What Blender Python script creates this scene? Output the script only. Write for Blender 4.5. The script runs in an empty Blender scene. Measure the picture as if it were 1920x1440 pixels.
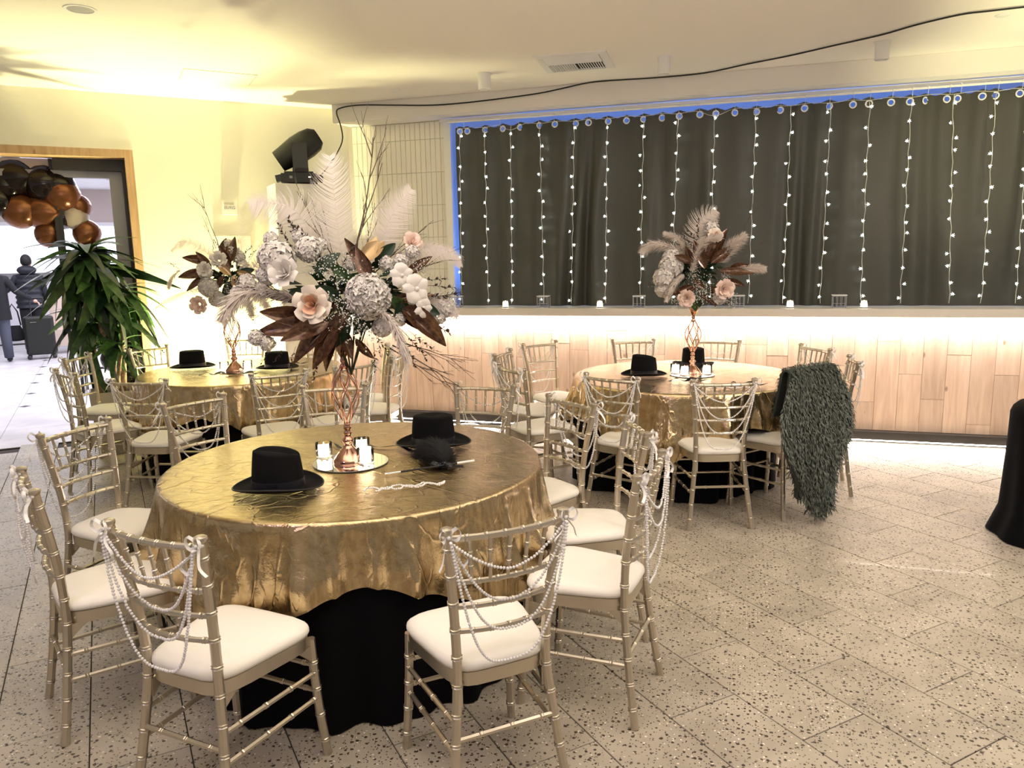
import bpy, math, random
from mathutils import Vector, Matrix, Euler, noise
from math import sin, cos, pi, radians, sqrt, atan2, hypot
SC = bpy.context.scene
COL = SC.collection
random.seed(7)

# ------------------------------------------------------------------ camera, world, lights, exposure
cd = bpy.data.cameras.new('camera'); cam = bpy.data.objects.new('camera', cd); COL.objects.link(cam)
cd.sensor_width = 36; cd.lens = 26.848; cd.clip_start = .05; cd.clip_end = 100
Rr = Vector((.956635, .290693, -.018614)); Uu = Vector((-.030168, .162431, .986259)); Ff = Vector((-.289722, .942928, -.164157))
mw = Matrix((Rr, Uu, -Ff)).transposed().to_4x4(); mw.translation = (0, 0, 1.635)
cam.matrix_world = mw
SC.camera = cam

w = bpy.data.worlds.new('world'); SC.world = w; w.use_nodes = True
w.node_tree.nodes['Background'].inputs[0].default_value = (1, .90, .83, 1)
w.node_tree.nodes['Background'].inputs[1].default_value = .24
SC.view_settings.view_transform = 'Standard'; SC.view_settings.look = 'None'
SC.view_settings.exposure = .38; SC.view_settings.gamma = 1.0; SC.view_settings.use_curve_mapping = False

CEIL = 3.171; WC = 11.48          # ceiling height; left wall plane is y - x = WC
def area(name, loc, rot, sx, sy, power, color, spread=180):
    l = bpy.data.lights.new(name, 'AREA'); l.shape = 'RECTANGLE'; l.size = sx; l.size_y = sy; l.energy = power; l.color = color
    l.spread = radians(spread)
    o = bpy.data.objects.new(name, l); o.location = loc; o.rotation_euler = rot; COL.objects.link(o); return o
def spot(name, loc, target, power, color, angle, blend=.6, r=.06):
    l = bpy.data.lights.new(name, 'SPOT'); l.energy = power; l.color = color; l.spot_size = radians(angle); l.spot_blend = blend; l.shadow_soft_size = r
    o = bpy.data.objects.new(name, l); o.location = loc
    o.rotation_euler = (Vector(target) - Vector(loc)).to_track_quat('-Z', 'Y').to_euler(); COL.objects.link(o); return o
area('overhead_fill_light', (-.8, 1.6, 3.05), (0, 0, 0), 4.0, 2.2, 24, (1, .90, .80))  # broad unseen fill added for the general room light
area('overhead_fill_right_light', (2.6, 4.2, 3.05), (0, 0, 0), 2.5, 3.0, 30, (1, .90, .80))  # matching unseen fill added over the right side of the room
spot('yellow_uplight_beam', (-4.96, 6.28, .12), (-4.93, 6.42, 3.1), 520, (1, .93, .46), 124, .8, .05)
spot('yellow_uplight_fill', (-4.75, 6.05, .14), (-5.35, 6.2, 1.9), 170, (1, .94, .52), 150, .9, .08)
spot('right_uplight', (2.4, 4.6, .15), (1.7, 6.0, 3.1), 420, (1, .93, .50), 80, .9, .1)
area('counter_led_light', (-.7, 6.995, 1.088), (radians(12), 0, 0), 7.4, .03, 66, (1, .88, .80))
area('plinth_led_light', (-.7, 6.99, .030), (radians(-58), 0, 0), 7.4, .02, 75, (1, .90, .86))
area('niche_blue_light', (0, 7.62, 1.25), (radians(165), 0, 0), 5.4, .2, 34, (.10, .28, 1))
area('foyer_light', (-9.6, 9.4, 3.1), (0, 0, radians(45)), 6, 6, 270, (.92, .90, 1))
area('foyer_front_light', (-7.4, 7.6, 3.05), (0, 0, radians(45)), 2, 2, 40, (.92, .90, 1))
spot('magenta_wash_light', (-2.4, -1.0, 3.0), (-1.2, 2.2, .3), 60, (.80, .62, 1), 70, .9, .3)
spot('warm_house_light', (3.2, 1.6, 3.0), (.6, 5.0, .3), 210, (1, .86, .74), 80, .9, .3)

area('floor_fill_light', (1.6, 3.6, 3.0), (0, 0, 0), 3.0, 3.0, 20, (1, .90, .80))  # unseen warm fill added to brighten the floor
area('ceiling_bounce_fill', (-.5, 1.2, 1.9), (radians(172), 0, 0), 3.5, 2.0, 84, (1, .90, .78))  # unseen upward fill added to brighten the ceiling, stands in for bounced light
# ------------------------------------------------------------------ materials
MATS = {}
def mat(name, col, rough=.5, metal=0., spec=.5, trans=0., emit=None, es=0., sheen=0., sub=0., coat=0., alpha=1., ior=1.45):
    m = bpy.data.materials.new(name); m.use_nodes = True; b = m.node_tree.nodes['Principled BSDF']
    b.inputs['Base Color'].default_value = (*col, 1); b.inputs['Roughness'].default_value = rough; b.inputs['Metallic'].default_value = metal
    b.inputs['Specular IOR Level'].default_value = spec; b.inputs['Transmission Weight'].default_value = trans; b.inputs['IOR'].default_value = ior
    if emit: b.inputs['Emission Color'].default_value = (*emit, 1); b.inputs['Emission Strength'].default_value = es
    b.inputs['Sheen Weight'].default_value = sheen; b.inputs['Coat Weight'].default_value = coat
    MATS[name] = m; return m
def nd(m, t, **kw):
    n = m.node_tree.nodes.new(t)
    for k, v in kw.items():
        if k.startswith('i_'): n.inputs[k[2:].replace('_', ' ')].default_value = v
        else: setattr(n, k, v)
    return n
def lk(m, a, b): m.node_tree.links.new(a, b)
def bsdf(m): return m.node_tree.nodes['Principled BSDF']
def geo(m): return nd(m, 'ShaderNodeNewGeometry').outputs['Position']
def objc(m): return nd(m, 'ShaderNodeTexCoord').outputs['Object']
def add_bump(m, src, scale, strength, dist=.01, detail=3, kind='noise'):
    n = nd(m, 'ShaderNodeTexNoise' if kind == 'noise' else 'ShaderNodeTexVoronoi'); n.inputs['Scale'].default_value = scale
    if kind == 'noise': n.inputs['Detail'].default_value = detail
    lk(m, src, n.inputs['Vector'])
    b = nd(m, 'ShaderNodeBump'); b.inputs['Strength'].default_value = strength; b.inputs['Distance'].default_value = dist
    lk(m, n.outputs[0], b.inputs['Height']); lk(m, b.outputs[0], bsdf(m).inputs['Normal']); return b
def vary(m, src, scale, c1, c2, lo=.35, hi=.65, detail=4, stretch=None):
    if stretch:
        mp = nd(m, 'ShaderNodeMapping'); mp.inputs['Scale'].default_value = stretch; lk(m, src, mp.inputs['Vector']); src = mp.outputs[0]
    n = nd(m, 'ShaderNodeTexNoise'); n.inputs['Scale'].default_value = scale; n.inputs['Detail'].default_value = detail; lk(m, src, n.inputs['Vector'])
    r = nd(m, 'ShaderNodeValToRGB'); r.color_ramp.elements[0].position = lo; r.color_ramp.elements[1].position = hi
    r.color_ramp.elements[0].color = (*c1, 1); r.color_ramp.elements[1].color = (*c2, 1)
    lk(m, n.outputs[0], r.inputs[0]); lk(m, r.outputs[0], bsdf(m).inputs['Base Color']); return r

m = mat('wall_paint', (.84, .81, .70), .8); add_bump(m, geo(m), 60, .05)
m = mat('ceiling_paint', (.86, .82, .75), .9); add_bump(m, geo(m), 80, .04)
mat('beam_paint', (.80, .76, .72), .8)
m = mat('chair_metal', (.58, .52, .42), .30, .88); add_bump(m, objc(m), 180, .06, .001)
m = mat('cushion_fabric', (.88, .84, .77), .75, sheen=.2); add_bump(m, objc(m), 900, .12, .0006)
mat('pearl', (.86, .84, .84), .22, 0, .6, coat=.4)
mat('ribbon', (.90, .88, .86), .45, sheen=.3)
mat('black_cloth', (.003, .003, .004), .95, spec=.15)
m = mat('black_felt', (.004, .004, .005), .85, spec=.2); add_bump(m, objc(m), 400, .1, .001)
mat('hat_ribbon', (.008, .008, .012), .4)
mat('black_satin', (.008, .008, .012), .3)
mat('rose_gold', (.62, .34, .25), .14, 1.)
mat('mirror', (.93, .93, .92), .03, 1.)
mat('mirror_edge', (.35, .36, .34), .2)
mat('glass', (1, 1, 1), .12, 0, .5, trans=1., ior=1.12)
mat('wax', (.95, .90, .82), .5, emit=(1, .84, .64), es=3.2)  # candlelight glowing through the wax is put in as emission
mat('flame', (1, .8, .5), .5, emit=(1, .72, .34), es=40)
mat('led', (1, 1, 1), .5, emit=(1, .93, .88), es=14)
mat('bulb', (1, 1, 1), .3, emit=(.96, 1, .90), es=26)
mat('bulb_petal', (.9, .95, .9), .3, emit=(.96, 1, .90), es=3.0)
mat('wire', (.55, .55, .50), .5)
mat('chrome', (.80, .80, .80), .15, 1.)
mat('white_metal', (.80, .79, .77), .4)
mat('black_cable', (.01, .01, .01), .5)
mat('black_plastic', (.012, .013, .011), .42)
mat('dark_plastic', (.03, .03, .03), .3)
mat('lens', (.8, .9, .9), .05, emit=(.9, 1, .95), es=3)
mat('vent_dark', (.02, .018, .015), .8)
mat('counter_stone', (.70, .66, .60), .28)
mat('plinth_dark', (.025, .022, .02), .45)
mat('niche_paint', (.85, .87, .9), .5)
mat('pillar_white', (.82, .80, .76), .5)
m = mat('drape_white', (.80, .78, .72), .7, sheen=.2)
mat('grout', (.045, .038, .03), .9)
mat('tile_grout', (.52, .48, .42), .9)
m = mat('ceramic_tile', (.84, .80, .72), .16, coat=.3)
add_bump(m, geo(m), 14, .08, .004)
mat('dark_frame', (.02, .018, .016), .4)
mat('grey_frame', (.30, .29, .30), .45, .5)
mat('balloon_copper', (.22, .085, .035), .18, .5)
mat('balloon_dark', (.012, .008, .008), .12)
mat('balloon_clear', (.5, .42, .36), .12)
mat('coat_black', (.010, .011, .014), .8)
mat('denim', (.09, .10, .14), .85)
mat('skin', (.62, .38, .28), .5)
mat('shoe', (.01, .01, .012), .4)
mat('puffer', (.014, .017, .026), .5)
mat('hair', (.012, .010, .010), .6)
mat('beige_cloth', (.62, .50, .42), .8)
m = mat('screen_glow', (.9, .95, 1), .4, emit=(.86, .92, 1), es=1.5)
mat('foyer_wall', (.62, .53, .49), .8); mat('foyer_white', (.86, .85, .90), .6)
mat('foyer_dot', (.02, .02, .02), .5)
mat('pot', (.50, .45, .36), .6)
mat('soil', (.03, .02, .012), .9)
m = mat('trunk', (.36, .24, .16), .8); vary(m, objc(m), 30, (.22, .13, .08), (.48, .34, .24)); add_bump(m, objc(m), 60, .5, .01)
m = mat('leaf_green', (.04, .10, .02), .38); vary(m, objc(m), 6, (.015, .05, .012), (.07, .15, .035))
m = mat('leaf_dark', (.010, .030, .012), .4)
m = mat('leaf_copper', (.11, .055, .03), .22, .35, coat=.3); vary(m, objc(m), 14, (.045, .018, .010), (.20, .10, .055), .3, .75)
m = mat('leaf_gold', (.45, .31, .16), .26, .6)
m = mat('sprig', (.035, .020, .015), .6); mat('twig', (.10, .07, .05), .8); mat('stem_green', (.05, .09, .03), .6)
mat('petal_white', (.78, .73, .69), .6, sheen=.2); mat('petal_cream', (.82, .72, .62), .55, sheen=.2)
mat('petal_blush', (.84, .64, .55), .55, sheen=.2); mat('petal_heart', (.74, .44, .30), .6)
mat('breath', (.86, .85, .82), .6)
m = mat('plume', (.84, .77, .73), .8)
nt = m.node_tree; tr = nd(m, 'ShaderNodeBsdfTranslucent'); tr.inputs[0].default_value = (.9, .84, .8, 1); mx = nd(m, 'ShaderNodeMixShader'); mx.inputs[0].default_value = .35
lk(m, bsdf(m).outputs[0], mx.inputs[1]); lk(m, tr.outputs[0], mx.inputs[2]); lk(m, mx.outputs[0], nt.nodes['Material Output'].inputs['Surface'])
mat('plume_black', (.006, .006, .007), .7)
m = mat('shag', (.075, .09, .075), .6); 
oi = nd(m, 'ShaderNodeTexNoise'); oi.inputs['Scale'].default_value = 60; lk(m, geo(m), oi.inputs['Vector']); rr = nd(m, 'ShaderNodeValToRGB')
rr.color_ramp.elements[0].color = (.026, .034, .027, 1); rr.color_ramp.elements[1].color = (.15, .165, .135, 1); rr.color_ramp.elements[0].position = .35; rr.color_ramp.elements[1].position = .7
lk(m, oi.outputs[0], rr.inputs[0]); lk(m, rr.outputs[0], bsdf(m).inputs['Base Color'])
mat('shag_base', (.03, .036, .030), .9)
m = mat('curtain_cloth', (.050, .048, .038), .42, sheen=.05); add_bump(m, geo(m), 500, .15, .0008)
# gold lame
m = mat('gold_lame', (.60, .46, .26), .19, .96)
g = objc(m)
vary(m, g, 22, (.44, .32, .165), (.66, .51, .30), .3, .7, 6, (1, 4, 1))
n1 = nd(m, 'ShaderNodeTexNoise'); n1.inputs['Scale'].default_value = 9; n1.inputs['Detail'].default_value = 5; n1.inputs['Distortion'].default_value = .2; lk(m, g, n1.inputs['Vector'])
wr_ = []
for sc_n, wd_n, gs, seed_n in ((5.5, .022, 4.0, 0.), (11., .03, 6.0, 3.7), (3.2, .014, 2.6, 8.1)):
    of = nd(m, 'ShaderNodeMapping'); of.inputs['Location'].default_value = (seed_n, seed_n*2, seed_n*.7); of.inputs['Scale'].default_value = (1, 1, .45); lk(m, g, of.inputs['Vector'])
    na = nd(m, 'ShaderNodeTexNoise'); na.inputs['Scale'].default_value = sc_n; na.inputs['Detail'].default_value = 1.5; lk(m, of.outputs[0], na.inputs['Vector'])
    s1 = nd(m, 'ShaderNodeMath', operation='SUBTRACT'); s1.inputs[1].default_value = .5; lk(m, na.outputs[0], s1.inputs[0])
    s2 = nd(m, 'ShaderNodeMath', operation='ABSOLUTE'); lk(m, s1.outputs[0], s2.inputs[0])
    s3 = nd(m, 'ShaderNodeMapRange'); s3.interpolation_type = 'SMOOTHSTEP'; s3.inputs['From Max'].default_value = wd_n; s3.inputs['To Min'].default_value = 1; s3.inputs['To Max'].default_value = 0; lk(m, s2.outputs[0], s3.inputs['Value'])
    ng = nd(m, 'ShaderNodeTexNoise'); ng.inputs['Scale'].default_value = gs; lk(m, of.outputs[0], ng.inputs['Vector'])
    s4 = nd(m, 'ShaderNodeMapRange'); s4.inputs['From Min'].default_value = .45; s4.inputs['From Max'].default_value = .56; lk(m, ng.outputs[0], s4.inputs['Value'])
    s5 = nd(m, 'ShaderNodeMath', operation='MULTIPLY'); lk(m, s3.outputs[0], s5.inputs[0]); lk(m, s4.outputs[0], s5.inputs[1]); wr_.append(s5.outputs[0])
n2a = nd(m, 'ShaderNodeMath', operation='ADD'); lk(m, wr_[0], n2a.inputs[0]); lk(m, wr_[1], n2a.inputs[1])
n2 = nd(m, 'ShaderNodeMath', operation='ADD'); lk(m, n2a.outputs[0], n2.inputs[0]); lk(m, wr_[2], n2.inputs[1])
sx = nd(m, 'ShaderNodeSeparateXYZ'); rt = nd(m, 'ShaderNodeMapping'); rt.inputs['Rotation'].default_value = (0, 0, .42); lk(m, g, rt.inputs['Vector']); lk(m, rt.outputs[0], sx.inputs[0])
cre = []
for ax, off in ((0, .02), (1, -.06), (1, .44)):
    ab = nd(m, 'ShaderNodeMath', operation='ADD'); ab.inputs[1].default_value = -off; lk(m, sx.outputs[ax], ab.inputs[0])
    a2 = nd(m, 'ShaderNodeMath', operation='ABSOLUTE'); lk(m, ab.outputs[0], a2.inputs[0])
    r2 = nd(m, 'ShaderNodeMapRange'); r2.inputs['From Max'].default_value = .007; r2.inputs['To Min'].default_value = 1; r2.inputs['To Max'].default_value = 0; lk(m, a2.outputs[0], r2.inputs['Value']); cre.append(r2.outputs[0])
pv = cre[0]
for c_ in cre[1:]:
    mm = nd(m, 'ShaderNodeMath', operation='MAXIMUM'); lk(m, pv, mm.inputs[0]); lk(m, c_, mm.inputs[1]); pv = mm.outputs[0]
mu = nd(m, 'ShaderNodeMath', operation='MULTIPLY_ADD'); mu.inputs[1].default_value = .5; lk(m, pv, mu.inputs[0]); lk(m, n2.outputs[0], mu.inputs[2])
n3 = nd(m, 'ShaderNodeTexNoise'); n3.inputs['Scale'].default_value = 90; n3.inputs['Detail'].default_value = 4
mp = nd(m, 'ShaderNodeMapping'); mp.inputs['Scale'].default_value = (1, 5, 1); lk(m, g, mp.inputs['Vector']); lk(m, mp.outputs[0], n3.inputs['Vector'])
b1 = nd(m, 'ShaderNodeBump'); b1.inputs['Strength'].default_value = .5; b1.inputs['Distance'].default_value = .012; lk(m, n1.outputs[0], b1.inputs['Height'])
b2 = nd(m, 'ShaderNodeBump'); b2.inputs['Strength'].default_value = .55; b2.inputs['Distance'].default_value = .004; lk(m, mu.outputs[0], b2.inputs['Height']); lk(m, b1.outputs[0], b2.inputs['Normal'])
b3 = nd(m, 'ShaderNodeBump'); b3.inputs['Strength'].default_value = .45; b3.inputs['Distance'].default_value = .002; lk(m, n3.outputs[0], b3.inputs['Height']); lk(m, b2.outputs[0], b3.inputs['Normal'])
lk(m, b3.outputs[0], bsdf(m).inputs['Normal'])
# terrazzo
def terrazzo(name, base1, base2, chip, light, dens):
    m = mat(name, base1, .44, coat=.03)
    p = geo(m)
    n = nd(m, 'ShaderNodeTexNoise'); n.inputs['Scale'].default_value = 3.5; n.inputs['Detail'].default_value = 6; lk(m, p, n.inputs['Vector'])
    r = nd(m, 'ShaderNodeValToRGB'); r.color_ramp.elements[0].color = (*base1, 1); r.color_ramp.elements[1].color = (*base2, 1); r.color_ramp.elements[0].position = .35; r.color_ramp.elements[1].position = .65; lk(m, n.outputs[0], r.inputs[0])
    nw = nd(m, 'ShaderNodeTexNoise'); nw.inputs['Scale'].default_value = 60; lk(m, p, nw.inputs['Vector'])
    vm = nd(m, 'ShaderNodeVectorMath', operation='MULTIPLY_ADD'); vm.inputs[1].default_value = (.012, .012, .012); lk(m, nw.outputs['Color'], vm.inputs[0]); lk(m, p, vm.inputs[2])
    prev = r.outputs[0]
    for sc, th, keep, colr in ((52, .30, dens, chip), (110, .30, dens*.8, chip), (75, .28, .12, light)):
        v = nd(m, 'ShaderNodeTexVoronoi'); v.inputs['Scale'].default_value = sc; lk(m, vm.outputs[0], v.inputs['Vector'])
        sep = nd(m, 'ShaderNodeSeparateColor'); lk(m, v.outputs['Color'], sep.inputs[0])
        lt = nd(m, 'ShaderNodeMath', operation='LESS_THAN'); lt.inputs[1].default_value = keep; lk(m, sep.outputs[0], lt.inputs[0])
        l2 = nd(m, 'ShaderNodeMapRange'); l2.inputs['From Min'].default_value = th*1.15; l2.inputs['From Max'].default_value = th*.9; lk(m, v.outputs['Distance'], l2.inputs['Value'])
        mu = nd(m, 'ShaderNodeMath', operation='MULTIPLY'); lk(m, lt.outputs[0], mu.inputs[0]); lk(m, l2.outputs[0], mu.inputs[1])
        mx = nd(m, 'ShaderNodeMix', data_type='RGBA'); lk(m, mu.outputs[0], mx.inputs[0]); lk(m, prev, mx.inputs[6]); mx.inputs[7].default_value = (*colr, 1); prev = mx.outputs[2]
    oi = nd(m, 'ShaderNodeObjectInfo'); mr = nd(m, 'ShaderNodeMapRange'); mr.inputs['To Min'].default_value = .92; mr.inputs['To Max'].default_value = 1.06; lk(m, oi.outputs['Random'], mr.inputs['Value'])
    hs = nd(m, 'ShaderNodeHueSaturation'); lk(m, prev, hs.inputs['Color']); lk(m, mr.outputs[0], hs.inputs['Value']); lk(m, hs.outputs[0], bsdf(m).inputs['Base Color'])
    return m
terrazzo('terrazzo', (.37, .325, .26), (.48, .425, .345), (.065, .048, .034), (.74, .68, .60), .46)
m = mat('foyer_stone', (.66, .64, .66), .35); vary(m, geo(m), 3, (.56, .54, .56), (.72, .70, .72))
# oak planks
def wood(name, c1, c2, knot=(.22, .12, .07), stretch=(7, 7, .7), rough=.5):
    m = mat(name, c1, rough)
    p = geo(m); oi = nd(m, 'ShaderNodeObjectInfo')
    ad = nd(m, 'ShaderNodeVectorMath', operation='MULTIPLY_ADD'); cb = nd(m, 'ShaderNodeCombineXYZ')
    for i in range(3): lk(m, oi.outputs['Random'], cb.inputs[i])
    lk(m, cb.outputs[0], ad.inputs[0]); ad.inputs[1].default_value = (30, 17, 23); lk(m, p, ad.inputs[2])
    mp = nd(m, 'ShaderNodeMapping'); mp.inputs['Scale'].default_value = stretch; lk(m, ad.outputs[0], mp.inputs['Vector'])
    n = nd(m, 'ShaderNodeTexNoise'); n.inputs['Scale'].default_value = 3.2; n.inputs['Detail'].default_value = 7; n.inputs['Distortion'].default_value = .9; lk(m, mp.outputs[0], n.inputs['Vector'])
    r = nd(m, 'ShaderNodeValToRGB'); r.color_ramp.elements[0].color = (*c1, 1); r.color_ramp.elements[1].color = (*c2, 1); r.color_ramp.elements[0].position = .32; r.color_ramp.elements[1].position = .68; lk(m, n.outputs[0], r.inputs[0])
    mp2 = nd(m, 'ShaderNodeMapping'); mp2.inputs['Scale'].default_value = (1.8, 1.8, .9); lk(m, ad.outputs[0], mp2.inputs['Vector'])
    v = nd(m, 'ShaderNodeTexVoronoi'); v.inputs['Scale'].default_value = 3.5; lk(m, mp2.outputs[0], v.inputs['Vector'])
    mr = nd(m, 'ShaderNodeMapRange'); mr.inputs['From Min'].default_value = .035; mr.inputs['From Max'].default_value = .10; mr.inputs['To Min'].default_value = .8; mr.inputs['To Max'].default_value = 0; lk(m, v.outputs['Distance'], mr.inputs['Value'])
    mx = nd(m, 'ShaderNodeMix', data_type='RGBA'); lk(m, mr.outputs[0], mx.inputs[0]); lk(m, r.outputs[0], mx.inputs[6]); mx.inputs[7].default_value = (*knot, 1)
    hs = nd(m, 'ShaderNodeHueSaturation'); m2 = nd(m, 'ShaderNodeMapRange'); m2.inputs['To Min'].default_value = .86; m2.inputs['To Max'].default_value = 1.1; lk(m, oi.outputs['Random'], m2.inputs['Value'])
    lk(m, mx.outputs[2], hs.inputs['Color']); lk(m, m2.outputs[0], hs.inputs['Value']); lk(m, hs.outputs[0], bsdf(m).inputs['Base Color'])
    b = nd(m, 'ShaderNodeBump'); b.inputs['Strength'].default_value = .12; b.inputs['Distance'].default_value = .003; lk(m, n.outputs[0], b.inputs['Height']); lk(m, b.outputs[0], bsdf(m).inputs['Normal'])
wood('oak_plank', (.56, .40, .30), (.70, .54, .42))
wood('oak_trim', (.42, .26, .13), (.56, .37, .21))

# ------------------------------------------------------------------ mesh builder
class MB:
    def __init__(s): s.v = []; s.f = []
    def add(s, vs, fs):
        o = len(s.v); s.v += [tuple(v) for v in vs]; s.f += [tuple(i+o for i in f) for f in fs]; return s
    def box(s, c, d, rot=None):
        x, y, z = d[0]/2, d[1]/2, d[2]/2
        vs = [Vector((i*x, j*y, k*z)) for i in (-1, 1) for j in (-1, 1) for k in (-1, 1)]
        if rot is not None: vs = [rot @ v for v in vs]
        c = Vector(c)
        return s.add([v+c for v in vs], [(0, 1, 3, 2), (4, 6, 7, 5), (0, 4, 5, 1), (2, 3, 7, 6), (0, 2, 6, 4), (1, 5, 7, 3)])
    def tube(s, pts, rad, seg=8, cap=True, flat=1.0):
        pts = [Vector(p) for p in pts]; n = len(pts)
        if not isinstance(rad, (list, tuple)): rad = [rad]*n
        T = []
        for i in range(n):
            a = pts[max(i-1, 0)]; b = pts[min(i+1, n-1)]; t = (b-a)
            T.append(t.normalized() if t.length > 1e-9 else Vector((0, 0, 1)))
        up = Vector((0, 0, 1)) if abs(T[0].z) < .9 else Vector((1, 0, 0))
        N = (up - T[0]*up.dot(T[0])).normalized(); vs = []
        for i in range(n):
            N = (N - T[i]*N.dot(T[i]));
            if N.length < 1e-6: N = T[i].orthogonal()
            N.normalize(); B = T[i].cross(N)
            for k in range(seg):
                a = 2*pi*k/seg; vs.append(pts[i] + (N*cos(a)*flat + B*sin(a))*rad[i])
        fs = [(i*seg+k, i*seg+(k+1) % seg, (i+1)*seg+(k+1) % seg, (i+1)*seg+k) for i in range(n-1) for k in range(seg)]
        if cap: fs += [tuple(reversed(range(seg))), tuple(range((n-1)*seg, n*seg))]
        return s.add(vs, fs)
    def lathe(s, prof, seg=24, c=(0, 0, 0), sx=1, sy=1, cap=True):
        vs = [(c[0]+r*cos(2*pi*k/seg)*sx, c[1]+r*sin(2*pi*k/seg)*sy, c[2]+z) for r, z in prof for k in range(seg)]
        n = len(prof)
        fs = [(i*seg+k, i*seg+(k+1) % seg, (i+1)*seg+(k+1) % seg, (i+1)*seg+k) for i in range(n-1) for k in range(seg)]
        if cap: fs += [tuple(reversed(range(seg))), tuple(range((n-1)*seg, n*seg))]
        return s.add(vs, fs)
    def ball(s, c, r, seg=10, rings=6, sc=(1, 1, 1)):
        c = Vector(c); vs = [c+Vector((0, 0, -r*sc[2]))]
        for i in range(1, rings):
            a = pi*i/rings
            for k in range(seg): vs.append(c+Vector((r*sin(a)*cos(2*pi*k/seg)*sc[0], r*sin(a)*sin(2*pi*k/seg)*sc[1], -r*cos(a)*sc[2])))
        vs.append(c+Vector((0, 0, r*sc[2]))); L = len(vs)-1
        fs = [(0, 1+(k+1) % seg, 1+k) for k in range(seg)]
        for i in range(rings-2):
            for k in range(seg): a = 1+i*seg+k; b = 1+i*seg+(k+1) % seg; fs.append((a, b, b+seg, a+seg))
        o = 1+(rings-2)*seg; fs += [(L, o+k, o+(k+1) % seg) for k in range(seg)]
        return s.add(vs, fs)
    def grid(s, fn, nu, nv, loop=False):
        vs = [fn(i/nu, j/nv) for j in range(nv+1) for i in range(nu + (0 if loop else 1))]
        w_ = nu if loop else nu+1
        fs = []
        for j in range(nv):
            for i in range(nu):
                a = j*w_+i; b = j*w_+(i+1) % w_ if loop else j*w_+i+1
                fs.append((a, b, b+w_, a+w_))
        return s.add(vs, fs)
    def prism(s, poly, z0, z1):
        n = len(poly)
        vs = [(x, y, z0) for x, y in poly] + [(x, y, z1) for x, y in poly]
        fs = [tuple(reversed(range(n))), tuple(range(n, 2*n))] + [(i, (i+1) % n, n+(i+1) % n, n+i) for i in range(n)]
        return s.add(vs, fs)
    def xf(s, M): s.v = [tuple(M @ Vector(v)) for v in s.v]; return s
    def mesh(s, name, m, smooth=True):
        me = bpy.data.meshes.new(name); me.from_pydata(s.v, [], s.f); me.update()
        if smooth is True: me.shade_smooth()
        elif smooth == 'auto':
            me.shade_smooth(); me.set_sharp_from_angle(angle=radians(38))
        if m: me.materials.append(MATS[m])
        return me
    def build(s, name, m, parent=None, smooth='auto', loc=None, solid=0, subsurf=0):
        o = bpy.data.objects.new(name, s.mesh(name, m, smooth)); COL.objects.link(o)
        if parent: o.parent = parent
        if loc is not None: o.location = loc
        if solid: md = o.modifiers.new('solid', 'SOLIDIFY'); md.thickness = solid; md.offset = 0
        if subsurf: md = o.modifiers.new('sub', 'SUBSURF'); md.levels = md.render_levels = subsurf
        return o
def tag(o, label=None, cat=None, group=None, kind=None):
    if label: o['label'] = label
    if cat: o['category'] = cat
    if group: o['group'] = group
    if kind: o['kind'] = kind
    return o
def thing(name, label, cat, loc=(0, 0, 0), rz=0, group=None):
    o = bpy.data.objects.new(name, None); o.empty_display_size = .05; COL.objects.link(o); o.location = loc; o.rotation_euler = (0, 0, rz)
    return tag(o, label, cat, group)
def copy_tree(o, parent=None):
    c = o.copy(); COL.objects.link(c); c.parent = parent
    for ch in list(KIDS.get(o.name, [])): copy_tree(ch, c)
    return c
KIDS = {}
def learn(root):
    KIDS.clear()
    for o in bpy.data.objects:
        if o.parent: KIDS.setdefault(o.parent.name, []).append(o)
def inst(name, me, parent=None, loc=(0, 0, 0), rot=(0, 0, 0), sc=1):
    o = bpy.data.objects.new(name, me); COL.objects.link(o); o.parent = parent; o.location = loc; o.rotation_euler = rot
    o.scale = (sc, sc, sc) if not isinstance(sc, tuple) else sc
    return o
def struct(mb, name, m, parent=None, smooth='auto'):
    o = mb.build(name, m, parent, smooth)
    if not parent: o['kind'] = 'structure'
    return o
def lerp(a, b, t): return a+(b-a)*t

# ------------------------------------------------------------------ shell
S2 = sqrt(.5)
wallrot = Matrix.Rotation(radians(45), 3, 'Z')      # local x along left wall (1,1), local y = into foyer (-1,1)
def wp(s, d=0, z=0):                                # s along wall measured from its foot opposite the camera, d behind the wall face
    return Vector((-WC/2 + s*S2 - d*S2, WC/2 + s*S2 + d*S2, z))
# floor slab (grout colour) and tiles
fl = struct(MB().prism([(-8.5, -3), (6, -3), (6, 7.2), (-4.25, 7.2), (-8.8, 2.65)], -.12, -.006), 'floor', 'grout')
L, Wd = .6186, .30565
U = Vector((S2, -S2)); V = Vector((S2, S2)); u0, v0 = -2.24766, 1.9547; gap = .0042
tiles = []
for row in range(-34, 24):
    for n in range(-30, 30):
        uc = u0 + (n+.5)*L - row*.5*L + .0115*row; vc = v0 + (row+.5)*Wd
        c = U*uc + V*vc
        if c.y > 7.12 or c.y < -1.6 or c.x > 4.4 or c.x < -8: continue
        if c.y - c.x > WC + .05: continue
        tiles.append((c, uc, vc))
def inview(c):
    d = Vector((c.x, c.y, -1.635)); z = d.dot(Ff)
    if z < .2: return False
    u = 960+1431.9*d.dot(Rr)/z; v = 720-1431.9*d.dot(Uu)/z
    return -260 < u < 2180 and 400 < v < 1640
vis = sorted([t for t in tiles if inview(t[0])], key=lambda t: t[0].length)
near = vis[:296]; nearset = set(id(t) for t in near)
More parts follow.
